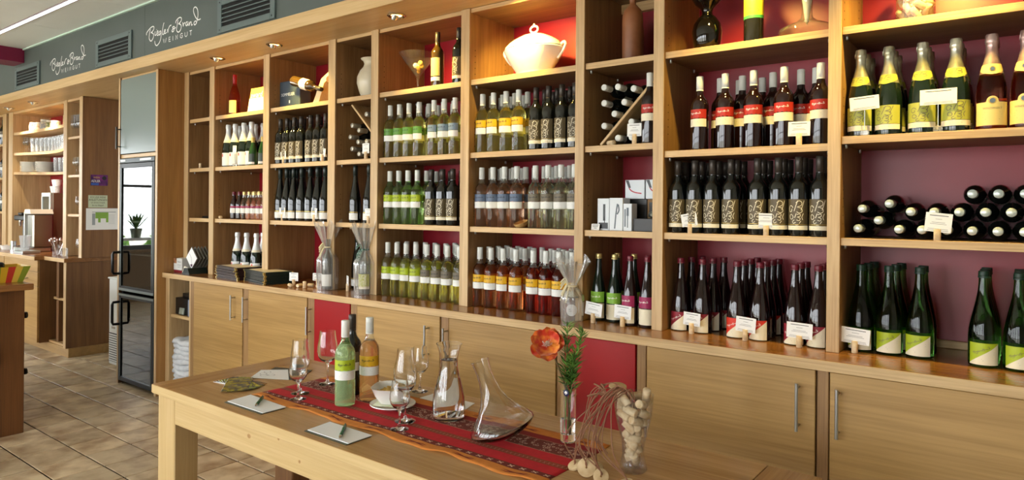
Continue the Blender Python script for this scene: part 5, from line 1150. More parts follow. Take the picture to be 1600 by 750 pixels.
# price cards in corks
def card(x, y, z, w, h, lab, cz=.045, rz=0, tilt=0, kind='cork', ms=None):
    t = thing('price_card', lab, 'price card', (x, y, z+.0004), rz, 'white price cards')
    if kind == 'cork':
        m = MB(); m.lathe([(0, 0), (.0105, 0), (.0112, .001), (.0112, cz-.001), (.0105, cz), (0, cz)], 16); part('cork_holder', m, CORK, t, False)
        zb = cz-.010
    else:
        m = MB(); m.box(-.014, .014, -.010, .010, 0, .020, 0, .002); part('clear_foot', m, mat('acrylic', (.9, .92, .92), .05, trans=.8), t, False)
        m = MB(); m.tube([(0, 0, .02), (0, 0, .115)], .0015, 6); part('wire', m, STEEL, t, False); zb = .095
    X = Matrix.Translation((0, -.002, zb)) @ Matrix.Rotation(tilt, 4, 'Y')
    m = MB(); m.box(-w/2, w/2, -.0005, .0005, 0, h, 0, 0, xf=X); part('card', m, WHITE, t, False)
    m = MB(); pl = lambda u, v: tuple(X @ Vector((u, -.0008, v)))
    for k, (f, zf) in enumerate(((.7, .86), (.25, .68), (.5, .50), (.62, .42), (.75, .16), (.8, .08))): 
        if kind == 'cork' or k in (0, 4, 5): m.strokes([[(-w/2*f, h*zf), (w/2*f, h*zf)]], .0011 if k == 0 else .0005, pl, 0, 1)
    part('print', m, INK, t, False, fix=False)
    return t
CX = [(-4.121, 2.781, Z2, .062, .050, 'price card before the dark bottles under the wine holder, left one', -.12), (-3.69, 2.781, Z2, .062, .05, 'price card before the dark bottles under the wine holder, right one', .1), (-4.13, 2.781, Z3, .07, .055, 'price card before the slender black bottles, left one', 0), (-3.775, 2.781, Z3, .06, .055, 'price card before the slender black bottles, right one', .1),
      (-3.262, 2.781, Z2, .062, .062, 'price card before the lying dark bottles under the cream vase', 0), (-3.235, 2.781, Z3, .06, .055, 'price card before slender black bottles beside the lime-band wines', 0), (-1.432, 2.781, Z2, .072, .058, 'price card before the lying white-capped bottles', .03), (-.722, 2.776, 1.753, .082, .056, 'price card before the red-band wines under the black carafe', .04), (-1.163, 2.779, Z3-.005, .070, .054, 'left price card before the swirl-label bottles under the red-band wines', -.17), (-.845, 2.779, Z3-.005, .098, .058, 'right price card before the swirl-label bottles under the red-band wines', .05), (-.262, 2.779, Z3-.005, .080, .066, 'price card before the lying silver-capped bottles', .10)]
for x, y, z, w, h, lb, rz in CX: card(x, y, z, w, h, lb, tilt=rz if abs(rz) > .09 else rz*.6)
card(-3.875, 2.70, Z4, .070, .055, 'price card beside the dark green menu stack', rz=.3); card(-3.77, 2.81, Z4, .075, .05, 'price card left of the white gift-wrapped bottle', rz=.3); card(-3.405, 2.765, Z4, .062, .06, 'price card left of the green gift-wrapped bottle', rz=-.5)
card(-1.612, 2.733, Z4, .088, .060, 'price card before the green-label juice bottles', tilt=.12); card(-1.462, 2.738, Z4, .085, .060, 'price card before the magenta-label juice bottles', tilt=.05)
card(-1.150, 2.77, Z4, .075, .055, 'left price card before the big juice bottles', tilt=.06); card(-.920, 2.765, Z4, .080, .060, 'middle price card before the big juice bottles', tilt=.07); card(-.712, 2.765, Z4, .095, .060, 'right price card before the big juice bottles', tilt=.03); card(-.522, 2.79, Z4, .098, .058, 'price card before the big green bottles', tilt=.07)
card(-.492, 2.776, 1.776, .098, .050, 'price card on clear stand, left before the yellow-green sparkling wines', kind='stand', tilt=-.06); card(-.262, 2.776, 1.776, .110, .054, 'price card on clear stand, right before the yellow-green sparkling wines', kind='stand'); card(-4.742, 2.781, Z2, .05, .06, 'price card on clear stand before white-foil sparkling wines', kind='stand', tilt=.05)
m = MB(); m.box(-.022, .022, -.0006, .0006, 0, .03, 0, 0, xf=Matrix.Rotation(-.2, 4, 'X')); lc = single('price_label', m, WHITE, 'small white price label leaning before the gadget boxes', 'price card', (-1.640+.004, 2.785, Z3b))
m = MB()
for k, w in enumerate((.016, .014, .008)): m.strokes([[(-w, .024-.007*k), (w, .024-.007*k)]], .0012, lambda u, v: tuple(Matrix.Rotation(-.2, 4, 'X') @ Vector((u, -.001, v))), 0, 1)
build('print', m, INK, lc, fix=False)
# loose corks on the worktop
for k, (x, y, rot) in enumerate(((-3.86, 2.66, (PI/2, 0, 1.2)), (-3.80, 2.69, (PI/2, 0, .3)), (-3.745, 2.69, (0, 0, 0)), (-3.76, 2.75, (PI/2, 0, 1.9)), (-3.70, 2.76, (PI/2, 0, .7)))):
    cork((x, y, Z4+(.0118 if rot[0] else .0214)), rot, 'loose cork on the worktop beside the menus, %s' % ['nearest the menus', 'second from the menus', 'standing upright', 'lying crosswise behind', 'nearest the white gift wrap'][k], 'loose corks by the menus')
cork((-1.552, 2.782, Z2+.0118), (PI/2, 0, 1.2), 'loose cork at the foot of the right diagonal board', None)
cork((-4.95, 2.79, Z3+.0118), (PI/2, 0, 1.3), 'loose cork on the shelf left of the small juice bottles', None)
# little wooden bowl
m = MB(); m.lathe([(0, 0), (.02, 0), (.034, .014), (.038, .028), (.036, .029), (.028, .016), (0, .008)], 24); single('wooden_bowl', m, oak('olive_wood', 0, '9a7440', 'cda468', .5, 2), 'small tilted wooden bowl before the rose wines', 'bowl', (-2.075, 2.772-.0+.03-.0, Z3+.003), rot=(.35, -.15, 0))

# gift-wrapped bottles in cellophane
def wrap_bag(root, h, r, tie, seed, flare=.056):
    rnd = random.Random(seed); ph = [rnd.uniform(0, 6) for _ in range(4)]
    def fn(u, v):
        a = 2*PI*u; z = h*v
        if z < tie: t = z/tie; rr = r*(1.0+.10*math.sin(t*PI))*(1 if t < .72 else 1-(t-.72)/.28*.70)
        else: t = (z-tie)/(h-tie); rr = r*.32+flare*t**.9
        k = 1+(.05 if z < tie*.8 else .22)*math.sin(9*a+ph[0]+z*6)*(.4+.6*v)+.03*math.sin(17*a+ph[1]); zz = z+(.018*math.sin(7*a+ph[2])+.012*math.sin(13*a+ph[3]) if v > .97 else 0)
        return (rr*k*math.cos(a), rr*k*math.sin(a), zz+.0015)
    m = MB(); m.grid(fn, 72, 26); return m
FILM = mat('cellophane_film', (.96, .96, .93), .12, trans=.0); N, L, p = nodes(FILM)
tr = N.new('ShaderNodeBsdfTransparent'); gl = N.new('ShaderNodeBsdfGlossy'); gl.inputs['Roughness'].default_value = .08; df = N.new('ShaderNodeBsdfDiffuse'); df.inputs[0].default_value = (.85, .84, .78, 1)
lw = N.new('ShaderNodeLayerWeight'); lw.inputs[0].default_value = .5; ms = N.new('ShaderNodeMixShader'); ms2 = N.new('ShaderNodeMixShader'); ms2.inputs[0].default_value = .18
L.new(lw.outputs['Facing'], ms.inputs[0]); L.new(tr.outputs[0], ms.inputs[1]); L.new(gl.outputs[0], ms.inputs[2]); L.new(ms.outputs[0], ms2.inputs[1]); L.new(df.outputs[0], ms2.inputs[2]); L.new(ms2.outputs[0], [n for n in N if n.type == 'OUTPUT_MATERIAL'][0].inputs[0])
def gift(x, y, lab, key, bow, sd, h=.42, r=.062, tie=.27):
    place(key, (x, y, Z4+.004), .3 if key != 'clear_mini' else .5, lab.replace('cellophane wrap', 'bottle inside the cellophane'), None)
    t = thing('gift_wrap', lab, 'gift wrap', (x, y, Z4+.0006), 0, None)
    part('cellophane', wrap_bag(t, h, r, tie, sd), FILM, t, False, fix=False)
    m = MB(); rnd = random.Random(sd+5)
    m.tube([(.024*math.cos(q*PI/8), .024*math.sin(q*PI/8), tie) for q in range(16)], .004, 6, closed=True)
    for k in range(bow[1]):
        a = -PI/2-.6+rnd.uniform(-.5, .6); e_ = Vector((.055*math.cos(a), .055*math.sin(a), rnd.uniform(-.10, .02))); m.tube([tuple(q) for q in smooth3([(.02*math.cos(a), .02*math.sin(a), tie), tuple(e_*.6+Vector((0, 0, tie+.025))), tuple(e_+Vector((0, 0, tie)))], 5)], .004, 5)
    part('ribbon', m, bow[0], t, False)
    return t
def giftlabel(z0, z1, mm): return [('label', lambda m: m.patch(.0379, -1.2, 1.2, z0, z1, 0, 12), [mm])]
PROTO['gift_white'] = lambda: bottle('wine_bottle', BORD, DKB, ('screw', CAPB, .2545, .317), giftlabel(.02, .095, LW))
PROTO['gift_green'] = lambda: bottle('wine_bottle', BORD, DKG, ('screw', CAPG, .2545, .317), swirl_label(LYG, LC, z=(.045, .12)))
gift(-3.566, 2.735, 'cellophane wrap with cream ribbon around white-label bottle', 'gift_white', (mat('cream_ribbon', 'e0d2ac', .5), 12), 1)
gift(-3.208, 2.735, 'cellophane wrap with dotted dark green ribbon by the lime-band wines', 'gift_green', (noisy('dotted_green_ribbon', '0c4a38', 'cfe3d6', 260, .5, 0, p0=.60, p1=.64), 14), 2)
MINI = [(.034, 0), (.0365, .004), (.0370, .01), (.0370, .085), (.033, .105), (.02, .118), (.0130, .128), (.0130, .15)]
def mini():
    def f(m): emblem(m, .0374, 0, .052, .028, 0, 0); art_lines(m, .0379, [(.056, .014), (.048, .010)], 1, 1)
    return bottle('spirit_bottle', MINI, mat('clear_spirit', (.96, .97, .97), .0, trans=1, ior=1.36), ('crown', CORK, .15, .166), [('label', f, [WHITE, INK])], .108)
PROTO['clear_mini'] = mini
gift(-1.716, 2.715, 'cellophane wrap with cream ribbon around small clear spirit bottle', 'clear_mini', (mat('cream_ribbon', 'e0d2ac', .5), 7), 3, .285, .050, .165)
bpy.context.view_layer.update()

# menu stacks
MC = [mat('menu_dark_red', '2e1618', .4), mat('menu_dark_green', '14251f', .4)]; BRS = mat('brass_corner', 'c2a45a', .3, .8); PGE = mat('menu_window_page', 'd2c6b2', .5); PED = mat('menu_page_edge', '5d5348', .5)
random.seed(5)
def menu(x, y, z, w, d, rz, mi, top, lab, grp, tx=0):
    t = thing('menu_folder', lab, 'menu', (x, y, z), rz, grp); t.rotation_euler = (0, tx, rz)
    m = MB(); m.box(-w/2, w/2, -d/2, d/2, 0, .0065, 0, .001); part('cover', m, MC[mi], t, False)
    m = MB(); m.box(-w/2+.003, w/2-.004, -d/2+.003, d/2-.003, .0022, .0046, 0); m.box(-w/2-.0005, -w/2+.0028, -d/2+.005, d/2-.005, .0026, .0042)
    m = MB(); m.box(-w/2+.006, w/2+.0006, -d/2-.0006, -d/2+.0004, .0024, .0042); part('pages', m, PED, t, False)
    for sx, sy in ((-1, -1), (1, -1), (-1, 1), (1, 1)):
        m = MB(); m.box(sx*(w/2-.014), sx*(w/2+.001), sy*(d/2-.014), sy*(d/2+.001), -.0002, .0068, 0, .001); part('brass_corner', m, BRS, t, False)
    if top: m = MB(); m.box(-w/2+.035, w/2-.03, -d/2+.025, d/2-.025, .0064, .0074); part('window_page', m, PGE, t, False)
for k in range(12): menu(-4.605+random.uniform(-.008, .008), 2.765+random.uniform(-.006, .006), Z4+.0006+.0075*k, .36, .24, -.10-.02*math.sin(k*1.7)-.006*k, 0, k == 11, 'dark red menu folder, %s in the left stack' % (['bottom one']+[o_+' from bottom' for o_ in ORD[1:11]]+['topmost'])[k], 'menus in the left stack')
for k in range(11): menu(-4.228+random.uniform(-.005, .005), 2.742+random.uniform(-.004, .004), Z4+.0006+.0075*k, .37, .21, -.20+.010*math.sin(k*2.1), 1, k == 10, 'dark green menu folder, %s in the right stack' % (['bottom one']+[o_+' from bottom' for o_ in ORD[1:10]]+['topmost'])[k], 'menus in the right stack')

# brochure box and coaster stand at the left end of the worktop
BB = thing('card_box', 'white card box with red base strip at the left worktop end', 'box', (-5.352, 2.72, Z4+.0004))
m = MB(); m.box(-.065, .065, -.055, .055, 0, .018, 1); m.box(-.065, .065, -.055, .055, .018, .11, 0)
part('carton', m, [mat('white_carton_b', 'd8d8d2', .4), mat('red_strip', '7e1524', .4)], BB, False)
m = MB(); m.box(-.0655, -.02, -.0556, -.03, .07, .1105); part('cards_in_window', m, noisy('printed_cards', '5a3a2a', 'c98a5a', 60, .5), BB, False)
m = text_mb('Rotwein', .018, lambda u, v: (-.005+u*.9, -.0556, .078+v)); m.strokes([[(-.005, .06), (.055, .06)], [(-.005, .052), (.05, .052)], [(-.005, .04), (.055, .04)]], .0008, lambda u, v: (u, -.0556, v), 0, 1); part('print', m, INK, BB, False, fix=False)
CS = thing('coaster_stand', 'dark stand holding tilted square coasters with wine glass picture', 'stand', (-5.16, 2.72, Z4+.0004))
m = MB(); m.prism([(-.055, 0), (.055, 0), (.03, .045), (-.03, .045)], -.06, .09, 0, xf=Matrix.Rotation(PI/2, 4, 'X')); part('base', m, mat('dark_green_stand', '14201c', .4), CS, False)
for k in range(5):
    X = Matrix.Translation((0, -.045+.026*k, .122)) @ Matrix.Rotation(PI/4, 4, 'Y')
    m = MB(); m.box(-.062, .062, 0, .009, -.062, .062, 0, .001, xf=X); cst = single('coaster', m, mat('coaster_edge', '6d6a60', .5), 'square tilted coaster in the dark stand, %s' % ['front one with wine glass picture', 'second', 'third', 'fourth', 'rear one'][k], 'coaster', (-5.16, 2.72, Z4), 'coasters in the stand')
    if k == 0:
        m = MB(); m.box(-.058, .058, -.0004, .0, -.058, .058, 0, 0, xf=X); build('picture_face', m, WHITE, cst)
        m = MB(); m.strokes([[(-.03, .155), (-.012, .135), (.0, .12)], [(0, .12), (.003, .075)], [(-.012, .072), (.016, .074)]], .0014, lambda u, v: (u, -.0460, v), 0, 3); m.add([(-.016, -.0461, .072), (.018, -.0461, .072), (.010, -.0461, .055), (-.006, -.0461, .055)], [(0, 1, 2, 3)]); build('glass_picture', m, mat('plum_print', '4a2038', .5), cst, fix=False)
m = MB(); m.box(-.03, .03, -.0008, .0008, 0, .05, 0, 0, xf=Matrix.Rotation(.15, 4, 'Y') @ Matrix.Rotation(-.3, 4, 'X')); single('price_tag', m, PAPERL, 'small cream price tag leaning before the coaster stand', 'price card', (-5.235, 2.655, Z4+.002))
m = MB(); m.box(-.05, .05, -.03, .03, 0, .19, 0, .002); m2 = single('leaflet_box', m, mat('pale_leaflet_box', 'c4c8c4', .4), 'pale box standing behind the coasters', 'box', (-5.10, 2.90, Z4+.0004))
# bay A odds and ends
m = MB(); m.lathe([(0, 0), (.030, .002), (.036, .02), (.03, .05), (.026, .09), (.024, .09), (.027, .05), (.033, .02), (0, .008)], 24); single('tumbler', m, THIN, 'small clear glass on the narrow top-left shelf', 'glass', (-5.20, 2.86, Z1+.0003))
m = MB(); m.box(-.08, .08, -.03, .03, 0, .016, 0, .003); single('black_case', m, BLACKP, 'flat black case on the narrow left shelf', 'case', (-5.22, 2.86, Z3+.0003))
MS = thing('mini_bottle_rack', 'tiny rack with small bottles on the narrow left shelf', 'rack', (-5.16, 2.87, Z2+.0003))
m = MB(); m.box(-.006, .006, -.03, .03, -.005, .16, 0, .001, xf=Matrix.Translation((.03, 0, .005)) @ Matrix.Rotation(.45, 4, 'Y')); part('slanted_board', m, OAKX, MS, False)
for k, (x, z) in enumerate(((-.03, .03), (.0, .075), (-.012, .11))):
    m = MB(); m.lathe([(0, -.06), (.016, -.06), (.017, -.01), (.008, .005), (.007, .04), (0, .04)], 12, xf=Matrix.Translation((x, 0, z)) @ Matrix.Rotation(PI/2, 4, 'X')); part('mini_bottle', m, DKB, MS, False)
cork((-5.275, 2.80, Z2+.0214), (0, 0, 0), 'cork standing on the narrow left shelf', None)
# linen niche contents
BK = thing('black_device', 'black boxy device on the upper niche shelf', 'device', (-5.235, 2.705, .6455))
m = MB(); m.box(-.11, .09, -.06, .1, 0, .13, 0, .004); m.box(-.06, .06, -.03, .1, .13, .165, 0, .004); part('housing', m, BLACKP, BK, False)
m = MB(); m.box(-.03, .035, -.075, -.062, .0, .05, 0, .002, xf=Matrix.Rotation(-.12, 4, 'X')); part('screen', m, mat('screen_glass', '8e9486', .15), BK, False)
m = MB(); m.box(-.035, .035, -.05, .05, 0, .13, 0, .004); single('blue_grey_tub', m, mat('blue_grey_plastic', '8793a8', .4), 'blue-grey plastic tub beside the black device', 'tub', (-5.10, 2.685, .6455))
LIN = noisy('white_linen', 'c6c9cd', 'dcdee0', 14, .9, 4, .3)
for k in range(9):
    rnd = random.Random(k); w, d, hh_ = .142+rnd.uniform(-.016, .006), .112, .05
    def cl(u, v, k=k, rnd=rnd):
        a = 2*PI*u; c_, s_ = math.cos(a), math.sin(a); q = 4; kk = 1/((abs(c_)**q+abs(s_)**q)**(1/q)); t = v*PI
        fold = .97+.02*math.sin(9*a+k)+.02*math.sin(5*a+k*2+v*8)+.012*math.sin(17*a+k*3+v*5)
        pr = math.sin(t)**.22 if 0 < t < PI else 0
        return (w*kk*c_*fold*pr, d*kk*s_*fold*pr, hh_*(1-math.cos(t))/2+.007*math.sin(3*a+k)+.004*math.sin(8*a+k*2))
    m = MB(); m.grid(cl, 32, 10)
    single('linen_cloth', m, LIN, 'folded white cloth, %s of the pile in the open niche' % (['bottom one']+[o_+' from bottom' for o_ in ORD[1:8]]+['topmost'])[k], 'cloth', (-5.222+rnd.uniform(-.006, .006), 2.712+rnd.uniform(-.006, .006), .108+.0385*k), 'white cloths in the niche', rz=rnd.uniform(-.1, .1))

# ================================================================== the back bar on the far left
BS = thing('back_bar_shelving', 'oak back bar shelving at the far left with curved shelves of glassware', 'shelving', (-8.9, 2.95, .97))
LDIV = [(-10.98, -10.85), (-9.765, -9.64), (-9.555, -9.42), (-7.92, -7.835)]
for a, c in LDIV:
    m = MB(); m.box(a, c, 2.752, 3.14, .9702, 2.5645, 0, .003); part('upright', m, OAKZ, BS)
m = MB(); m.box(-7.488, -7.42, 2.745, 3.14, .9702, 2.5645, 0, .003); part('end_panel', m, OAKDK, BS)
m = MB(); m.box(-7.489, -7.419, 2.742, 2.7455, .9702, 2.5645, 0, .001); part('edge_strip', m, OAKZ, BS)
for z in (2.185, 1.797, 1.40):
    m = MB(); m.box(-7.8345, -7.4885, 2.765, 3.138, z-.026, z, 0, .002); part('shelf', m, OAKX, BS)
for z, dip in ((2.325, .02), (2.092, .13), (1.868, .26)):
    pts = [(-9.42+(9.42-7.92)*u/16, 2.765+dip*math.sin(PI*u/16)) for u in range(17)]+[(-7.92, 3.138), (-9.42, 3.138)]
    m = MB(); m.prism([(x+.0005 if x < -9 else x-.0005, y) for x, y in pts], z-.030, z); part('curved_shelf', m, OAKX, BS)
for z in (2.214, 1.812, 1.406):
    m = MB(); m.box(-10.85, -9.765, 2.765, 3.138, z-.026, z, 0, .002); part('shelf', m, OAKX, BS)
for a, c, mm in ((-10.85, -9.765, RED), (-9.42, -7.92, RED), (-7.835, -7.488, RED)):
    m = MB(); m.box(a, c, 3.1385, 3.15, .971, 2.545); part('back_panel', m, mm, BS)
    m = MB(); m.box(a, c, 2.758, 3.138, 2.540, 2.5645, 0, .002); part('top_panel', m, OAKX, BS)
# base of the back bar
BC = thing('back_bar_cabinet', 'oak back bar base cabinet with drawers and open end niche', 'cabinet', (-8.9, 2.85, 0))
m = MB(); m.box(-7.53, -7.47, 2.63, 3.14, .09, .931, 0, .002); part('end_panel', m, OAKDK, BC)
m = MB(); m.box(-7.531, -7.469, 2.627, 2.6305, .09, .931, 0, .001); part('edge_strip', m, OAKZ, BC)
m = MB(); m.box(-10.98, -7.46, 2.65, 3.14, .0, .09, 0, .002); part('plinth', m, oak('plinth_oak', 0, '9a7a4c', 'b8945f', .5), BC)
m = MB(); m.box(-10.98, -7.99, 2.575, 3.14, .09, .931); part('carcass', m, OAKDK, BC)
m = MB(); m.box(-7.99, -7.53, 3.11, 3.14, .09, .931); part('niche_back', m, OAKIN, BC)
m = MB(); m.box(-7.99, -7.53, 2.70, 3.11, .525, .55, 0, .002); part('shelf', m, OAKX, BC)
m = MB(); m.box(-7.99, -7.53, 2.66, 3.11, .09, .112, 0, .002); part('shelf', m, OAKX, BC)
m = MB(); m.box(-7.86, -7.80, 2.68, 2.73, .112, .525, 0, .002); m.box(-7.86, -7.80, 2.68, 2.73, .55, .931, 0, .002); part('post', m, OAKDK, BC)['kind'] = 'stuff'
for x0, x1 in ((-8.98, -7.992), (-9.98, -8.99), (-10.97, -9.99)):
    for z0, z1 in ((.81, .929), (.66, .806), (.095, .656)):
        m = MB(); m.box(x0+.002, x1-.002, 2.555, 2.5745, z0, z1, 0, .0015); d = part('drawer' if z0 > .5 else 'door', m, OAKDOOR, BC)
        if z0 == .66: m = MB(); xx = (x0+x1)/2+.13; m.tube([(xx-.13, 2.525, .735), (xx+.13, 2.525, .735)], .006, 8); m.tube([(xx-.1, 2.525, .735), (xx-.1, 2.556, .735)], .004, 6); m.tube([(xx+.1, 2.525, .735), (xx+.1, 2.556, .735)], .004, 6); build('handle', m, STEEL, d, origin=world_loc(d))
m = MB(); m.prism([(-10.98, 2.52), (-7.965, 2.52), (-7.965, 2.607), (-7.455, 2.607), (-7.455, 3.14), (-10.98, 3.14)], .9315, .9698); bt_ = single('back_bar_worktop', m, OAKTOP, 'oak worktop of the back bar, stepped at its right end', 'worktop', (0, 0, 0))
m = MB(); m.box(-10.98, -7.966, 2.518, 2.5205, .932, .969); m.box(-7.965, -7.456, 2.605, 2.6075, .932, .969); build('front_edge', m, OAKX, bt_)['kind'] = 'stuff'
# signs on the end panel
PX = -7.4185
def onpanel(y, z): return (PX, y, z)
SG = thing('photo_card', 'purple and blue postcard pinned topmost on the end panel', 'card', (PX, 2.898, 1.742))
m = MB(); m.box(0, .002, -.078, .078, -.054, .054); part('card', m, noisy('purple_print', '3a1452', '7a2478', 16, .4), SG, False)
m = MB(); m.box(.0021, .0024, -.075, -.005, -.05, -.028); part('blue_patch', m, mat('blue_print', '3458a8', .4), SG, False)
m = text_mb('ADLER', .034, lambda u, v: (.0026, -.074+u*.8, -.02+v)); part('lettering', m, WHITE, SG, False, fix=False)
m = text_mb('WEIN', .026, lambda u, v: (.0026, -.055+u*.9, .018+v)); part('yellow_lettering', m, mat('yellow_print', 'c9a23a', .4), SG, False, fix=False)
m = MB(); m.lathe([(.0, 0), (.02, 0), (.02, .001), (0, .001)], 20, c=(0, 0, 0), xf=Matrix.Translation((.0022, .045, .022)) @ Matrix.Rotation(PI/2, 4, 'Y')); part('round_mark', m, PBK, SG, False)
S2 = thing('tin_sign', 'small pale green sign with German sayings above the paper sheet', 'sign', (PX, 2.887, 1.53))
m = MB(); m.box(0, .003, -.088, .088, -.062, .062, 0, .001); part('plate', m, mat('pale_green_tin', 'c3cdae', .4), S2, False)
m = MB()
for t_, sz, z in (('ICH LESE KEINE', .024, .034), ('ANLEITUNGEN', .029, .006), ('ich drücke Knöpfe', .020, -.018), ('bis es klappt!', .024, -.046)):
    text_mb(t_, sz, lambda u, v, z=z: (.0034, u*.86, z+v), 0, m, 'CENTER')
part('lettering', m, INK, S2, False, fix=False)
S3 = thing('paper_sheet', 'white paper with green plan taped below the pale green sign', 'paper', (PX, 2.935, 1.355))
m = MB(); m.box(0, .001, -.155, .15, -.108, .106); part('sheet', m, WHITE, S3, False)
m = MB(); m.box(.0011, .0013, -.07, .05, .005, .065); m.box(.0011, .0013, -.045, -.022, -.035, .005); m.box(.0011, .0013, .028, .05, -.035, .005); part('green_plan', m, mat('plan_green', '86b04c', .6), S3, False)
m = MB(); m.box(.0011, .0012, -.1, -.072, -.06, .055); m.box(.0011, .0012, -.1, .12, .066, .072)
for k in range(8): m.box(.0011, .0012, .052, .11, -.05+.013*k, -.0485+.013*k)
part('grey_lines', m, mat('plan_grey', '9aa0a4', .6), S3, False)['kind'] = 'stuff'

# glassware
TG = thin(mat('frosty_tumbler_glass', 'ffffff', 0), (.93, .95, .96), .22)
tumb = MB(); tumb.lathe([(0, 0), (.027, 0), (.029, .004), (.034, .165), (.0325, .165), (.0275, .010), (0, .009)], 18)
def reps(name, mb, mt, pts, lab, cat, grp):
    """alike single-mesh things in a row; lab gets the ordinal"""
    first = None
    for i, p in enumerate(pts):
        if first is None: o = first = build(name, mb, mt)
        else: o = first.copy(); COL.objects.link(o)
        o.location = p; tag(o, lab % ordinal(i, len(pts)), cat, grp)
def curve_y(x, dip, off): return 2.765+dip*math.sin(PI*(x+9.42)/1.5)+off
reps('tall_tumbler', tumb, TG, [(x, curve_y(x, .13, .05), 2.0923) for x in [-9.16+.0865*k for k in range(14)]], 'tall clear tumbler on the middle curved shelf front row, %s', 'glass', 'tumblers on the middle curved shelf')
reps('tall_tumbler', tumb, TG, [(x, curve_y(x, .13, .13), 2.0923) for x in [-9.12+.0865*k for k in range(13)]], 'tall clear tumbler on the middle curved shelf back row, %s', 'glass', 'tumblers on the middle curved shelf')
reps('tall_tumbler', tumb, TG, [(x, curve_y(x, .26, .050), 1.8683) for x in [-8.93+.084*k for k in range(12)]], 'tall clear tumbler on the lowest curved shelf, %s', 'glass', 'tumblers on the lowest curved shelf')
st = MB(); st.lathe(glass_prof(.18, .034, .027, .03, .085), 18)
reps('stemmed_glass', st, THIN, [(-9.34, 2.86, 2.0923), (-9.27, 2.95, 2.0923), (-9.25, 2.86, 2.0923)], 'stemmed glass left of the tumblers on the middle curved shelf, %s', 'wine glass', 'stemmed glasses beside the tumblers')
fl = MB(); fl.lathe(glass_prof(.225, .026, .021, .03, .085), 18)
reps('champagne_glass', fl, THIN, [(-7.802, 2.80, 2.1853), (-7.742, 2.80, 2.1853), (-7.68, 2.80, 2.1853), (-7.62, 2.80, 2.1853)], 'slim champagne glass on the top narrow shelf, %s', 'glass', 'champagne glasses on the narrow shelf')
reps('stemmed_glass', st, THIN, [(-7.715, 2.80, 1.7973), (-7.645, 2.80, 1.7973)], 'stemmed glass on the middle narrow shelf of the back bar, %s', 'wine glass', 'stemmed glasses on the narrow shelf')
reps('stemmed_glass', st, THIN, [(-7.64, 2.80, 1.4003), (-7.62, 2.80, .9705)], 'stemmed glass low behind the end panel edge, %s', 'wine glass', 'stemmed glasses by the end panel')
pl = MB(); pl.lathe([(0, 0), (.06, 0), (.10, .010), (.102, .013), (.06, .005), (0, .004)], 28)
for q, x in enumerate((-9.31, -9.10)):
    reps('plate', pl, PORC, [(x, 2.895+.085*q, 1.8685+.0132*k) for k in range(9)], 'white plate in the %s stack on the lowest curved shelf, ' % ('left', 'right')[q]+'%s from below', 'plate', 'stacked white plates')
def jar(x, y, z, r, h, c, lab):
    t = thing('storage_jar', lab, 'jar', (x, y, z), 0, 'jars on the top curved shelf')
    m = MB(); m.lathe([(0, 0), (r, 0), (r, h*.75), (r*.85, h*.82), (0, h*.82)], 18); part('jar_body', m, noisy('jar_fill_'+c, c, 'd8cdb0', 40, .25, 3, coat=.6), t, False)
    m = MB(); m.lathe([(0, h*.82), (r*.9, h*.82), (r*.9, h), (0, h)], 18); part('lid', m, mat('pale_lid', 'd9d4c4', .35), t, False)
for i, (x, r, h, c) in enumerate(((-9.05, .06, .10, 'c49a5a'), (-8.88, .055, .09, 'b08a6a'), (-8.72, .06, .11, '8a8f98'), (-8.58, .05, .09, '6f7a4a'), (-8.44, .05, .08, '8a9468'), (-8.08, .055, .14, '9a7a3c'))): jar(x, 2.86, 2.3253, r, h, c, ['tan jar leftmost on the top curved shelf', 'pinkish jar second from left on top curved shelf', 'grey jar in the middle of the top curved shelf', 'dark green jar on the top curved shelf', 'low pale green jar on the top curved shelf', 'tall tea tin standing apart on the top curved shelf'][i])
# far-left bay bottles and glasses
for i, (x, z) in enumerate(((-9.9, 2.214), (-10.05, 2.214), (-9.9, 1.812), (-10.02, 1.812), (-9.9, 1.406), (-10.03, 1.406))):
    if i % 2 or z < 1.5: place('plain_dark', (x, 2.84, z+.0004), 0, 'dark bottle in the far left red bay, shelf %s, %s' % (ORD[i//2], 'outer' if i % 2 else 'inner'), 'dark bottles in the far left bay')
    else: reps('stemmed_glass', st, THIN, [(x, 2.84, z+.0004)], 'glass in the far left red bay, shelf '+ORD[i//2]+' from top, %s', 'wine glass', 'glasses in the far left bay')
# coffee machine
WZ = .9702
CM = thing('coffee_machine', 'steel espresso machine with black top bar on the back bar', 'coffee machine', (-8.90, 2.72, WZ))
m = MB(); m.box(-.19, .17, -.05, .20, .0, .045, 0, .006); part('drip_base', m, STEEL, CM, False)
m = MB(); m.box(-.02, .18, .02, .22, .045, .42, 0, .015); part('body', m, mat('steel_dark', '8a857c', .25, .9), CM, False)
m = MB(); m.box(-.03, -.018, .0, .22, .045, .42, 0, .003); part('side_plate', m, mat('pale_steel', 'd5d8d4', .3, .6), CM, False)
m = MB(); m.box(-.42, -.03, .02, .16, .34, .40, 0, .01); m.box(-.36, -.25, .04, .13, .40, .43, 0, .008); part('brew_head', m, BLACKP, CM, False)['kind'] = 'stuff'
m = MB(); m.lathe([(.014, 0), (.014, -.06), (.008, -.07)], 12, c=(-.34, .06, .34)); part('spout', m, CHROME, CM, False)
m = MB(); m.prism([(-.04, 0), (.18, 0), (.15, .05), (0, .05)], .0, .22, 0, xf=Matrix.Translation((0, .22, .42)) @ Matrix.Rotation(PI/2, 4, 'X')); part('bean_lid', m, mat('pale_lid', 'd9d4c4', .35), CM, False)
m = MB(); m.box(-.17, -.06, .03, .2, .045, .33, 0, .006); part('water_tank', m, mat('tank_plastic', (.9, .93, .95), .08, trans=.85), CM, False)
